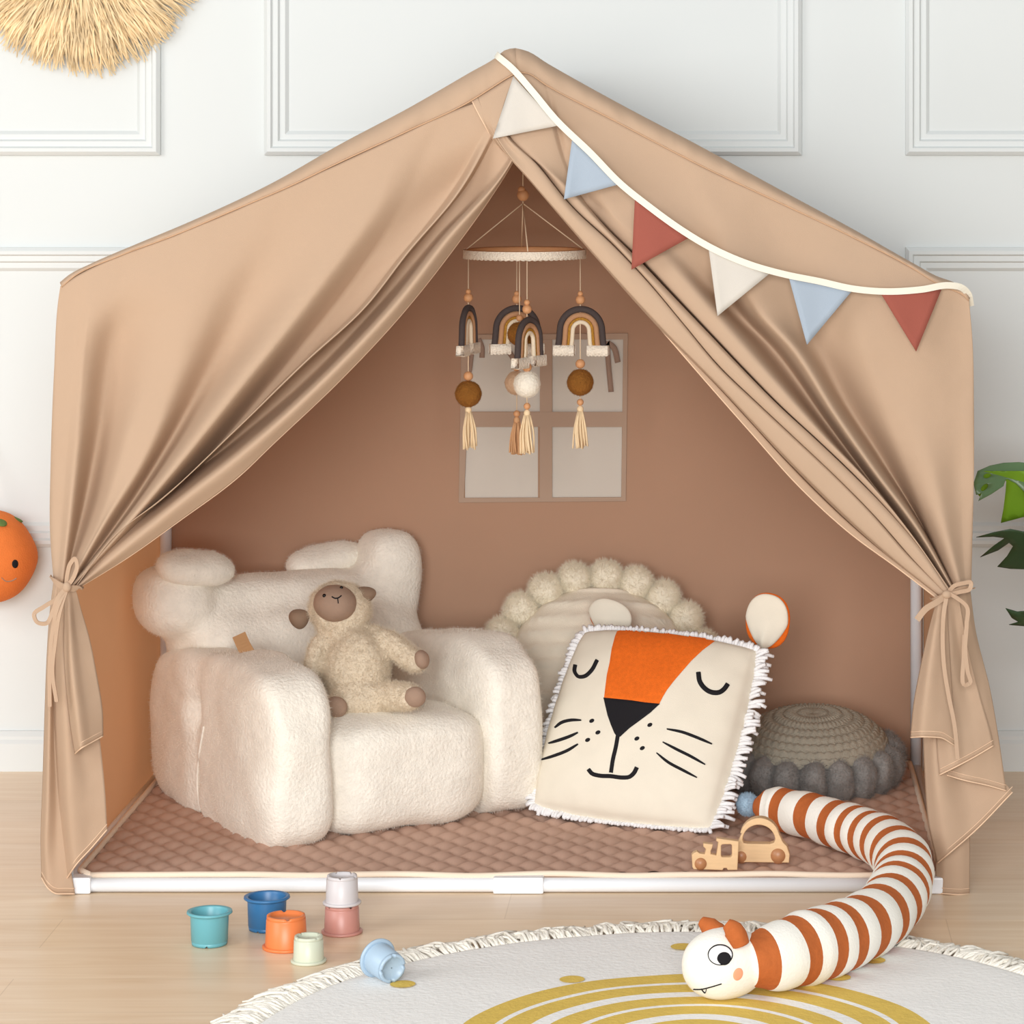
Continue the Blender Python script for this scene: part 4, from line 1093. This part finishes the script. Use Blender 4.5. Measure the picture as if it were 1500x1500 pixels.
# ------------------------------------------------------------ orange plush on the left
oc = P(-18, 815, WY-.075)
op = thing('orange_plush', 'smiling orange plush fruit toy with green leaf top at far left', 'soft toy', oc)
so_ = (D+oc.y)/F
ob = obj('body', sphere(oc, (70*so_,.066,68*so_), 14, None, 2.25, lambda q: Vector((q.x*(1-.10*max(0,q.z)+.03*math.cos(q.z*5)), q.y, q.z))), 'orange_plush', op)
obv = world_bvh(ob)
obj('eye', patch(obv, ellipse(22,826,4.6,6.2), .002, 3), 'black', op); obj('eye', patch(obv, ellipse(-38,826,4.6,6.2), .002, 3), 'black', op)
obj('mouth', stroke(obv, [(2,846),(8,851),(16,851),(24,847)], 1.3, .001), 'suede', op)
for a in range(6):
    an = a*PI/3+.2; c_ = oc + Vector((0,0,66*so_))
    g = sphere((.030,0,0), (.032,.014,.005), 8)
    obj('leaf', xf(g, Matrix.Translation(c_) @ Matrix.Rotation(an, 4, 'Z') @ Matrix.Rotation(.32, 4, 'Y')), 'leaf_felt', op)
obj('hanging_cord', tube([oc+Vector((0,0,66*so_)), oc+Vector((-.01,.03,.14)), Vector((oc.x-.02, WY-.001, oc.z+.22))], .002, 8, 16), 'leaf_felt', op)

# ------------------------------------------------------------ potted monstera on the right
pp_ = Vector((.985, .42, 0))
pl = thing('potted_monstera', 'green split-leaf houseplant at the right edge beside the tent', 'plant', pp_)
obj('pot', xf(lathe([(.001,.0),(.085,.0),(.10,.02),(.122,.22),(.126,.235),(.118,.235),(.112,.215),(.001,.21)], 48), Matrix.Translation(pp_)), 'pot', pl)
obj('soil', xf(lathe([(.001,.216),(.113,.214)], 40), Matrix.Translation(pp_)), 'soil', pl)
def leafmesh(pts, Y, m, curl, tip, lab=None, holes=()):
    """leaf blade from an outline; curl bends it out of its plane"""
    cx = sum(p[0] for p in pts)/len(pts); cy = sum(p[1] for p in pts)/len(pts)
    cu = plate([(p[0], p[1]) for p in pts], [list(h) for h in holes], .02, .001)
    bm = bmesh.new(); vs = [bm.verts.new((v.x, v.z, 0)) for v in cu[0]]
    for f in cu[1]:
        try: bm.faces.new([vs[i] for i in f])
        except ValueError: pass
    bmesh.ops.remove_doubles(bm, verts=bm.verts, dist=.05); 
    seen = set(); dup = []
    for f in bm.faces:
        k_ = tuple(sorted(v.index for v in f.verts))
    bmesh.ops.triangulate(bm, faces=bm.faces[:])
    for _ in range(4):
        L = [e for e in bm.edges if e.calc_length() > 14]
        if not L: break
        bmesh.ops.subdivide_edges(bm, edges=L, cuts=1); bmesh.ops.triangulate(bm, faces=bm.faces[:])
    for v in bm.verts:
        x, y = v.co.x, v.co.y
        v.co = P(x, y, Y + curl(x-cx, y-cy))
    o = obj('leaf', bm, m, pl, label=lab); solid(o, .0012); return o
leaf1 = [(1432,690),(1450,682),(1470,678),(1492,677),(1520,680),(1550,690),(1580,710),(1600,740),(1606,775),(1596,800),(1580,775),(1577,815),(1560,836),(1549,790),(1540,840),(1520,846),(1518,790),(1508,740),(1500,720),(1488,708),(1480,704),(1477,702),(1475,702),(1473,703),(1470,712),(1452,724),(1433,734),(1438,722),(1430,725),(1426,708)]
leafmesh(leaf1, .40, 'leaf', lambda x, y: .0006*abs(y)+.0009*x*.3, None, 'large gray-green split leaf', [ellipse(1446,697,6,3.5,-.3,12), ellipse(1442,714,7,3.5,-.8,12)])
leafmesh([(1436,690),(1470,690),(1500,690),(1560,700),(1590,740),(1570,780),(1540,770),(1530,750),(1500,757),(1466,766),(1470,745),(1473,720),(1474,704),(1466,706),(1446,716),(1436,728),(1432,724),(1430,705)], .425, 'leaf_bright', lambda x, y: .0004*y, None, 'leaf blade added in backlit bright green under the gray-green one')  # added blade; its bright colour stands in for a backlit lobe
leafmesh([(1430,787),(1455,780),(1480,775),(1500,779),(1540,772),(1580,790),(1600,830),(1570,850),(1540,842),(1510,834),(1480,833),(1461,830),(1475,815),(1484,800),(1478,795),(1462,806),(1436,816),(1455,800),(1472,788),(1455,786)], .44, 'leaf_dark', lambda x, y: .0012*y, None, 'dark green lower leaf')
leafmesh([(1473,891),(1490,896),(1520,893),(1560,900),(1590,925),(1560,945),(1520,935),(1500,917),(1478,915),(1492,911),(1482,905)], .42, 'leaf_dark', lambda x, y: .0012*y, None, 'lowest dark green leaf')
for (x, y, Y) in ((1540,740,.41),(1560,800,.45),(1550,915,.43)):
    tip = P(x, y, Y); obj('stalk', tube([pp_+Vector((0,0,.21)), pp_*.5+tip*.5+Vector((.03,.02,.06)), tip+Vector((.02,.012,.01)), tip+Vector((0,.006,0))], [.007,.005,.004,.003], 8, 24), 'stem', pl)
for k_, (dx, dy, h, r, rot) in enumerate(((.16,.12,.62,.15,.4),(.22,-.08,.50,.14,1.2),(.05,.16,.70,.13,-.5))):
    c = pp_ + Vector((dx, dy, h)); n = 40; V = [c.copy()]; Fc = []
    for i in range(n):
        a = 2*PI*i/n; rr_ = r*(.82+.30*math.cos(a))*(1 if i % 5 else .62)
        q = Vector((rr_*math.cos(a), rr_*math.sin(a)*.8, -.25*rr_*abs(math.sin(a))-.2*rr_*math.cos(a)))
        V.append(c + Matrix.Rotation(rot, 3, 'Z') @ q)
    for i in range(n): Fc.append((0, 1+i, 1+(i+1) % n))
    solid(obj('leaf', (V, Fc), 'leaf', pl), .0012)
    obj('stalk', tube([pp_+Vector((0,0,.21)), pp_+Vector((dx*.35,dy*.35,h*.7)), c], [.007,.005,.003], 8, 20), 'stem', pl)
for o_, n_h, l_h in HAIRY: hair(o_, n_h, l_h, .00035, .6)
WORLD, KEY, FILL = .42, 62, 270
# ------------------------------------------------------------ light
w = bpy.data.worlds.new('world'); SC.world = w; w.use_nodes = True
bg = w.node_tree.nodes['Background']; bg.inputs[0].default_value = (.97,.99,1,1); bg.inputs[1].default_value = WORLD
def area(name, loc, target, sx, sy, power, col=(1,1,1)):
    l = bpy.data.lights.new(name, 'AREA'); l.shape = 'RECTANGLE'; l.size = sx; l.size_y = sy; l.energy = power; l.color = col
    o = bpy.data.objects.new(name, l); COL.objects.link(o); o.location = loc
    o.rotation_euler = (Vector(target)-Vector(loc)).to_track_quat('-Z', 'Y').to_euler(); return o
area('window_daylight', (-3.0, -2.6, 1.8), (-.1, .5, .5), 2.0, 2.0, KEY, (1,1,.995))
area('front_daylight', (-.1, -5.8, 1.5), (.0, .6, .45), 2.6, 2.0, FILL, (1,1,1))  # added fill lamp, brightens the tent interior from the front
SC.view_settings.view_transform = 'Standard'; SC.view_settings.look = 'None'
SC.view_settings.gamma = 1; SC.view_settings.use_curve_mapping = False
SC.view_settings.exposure = 0.0
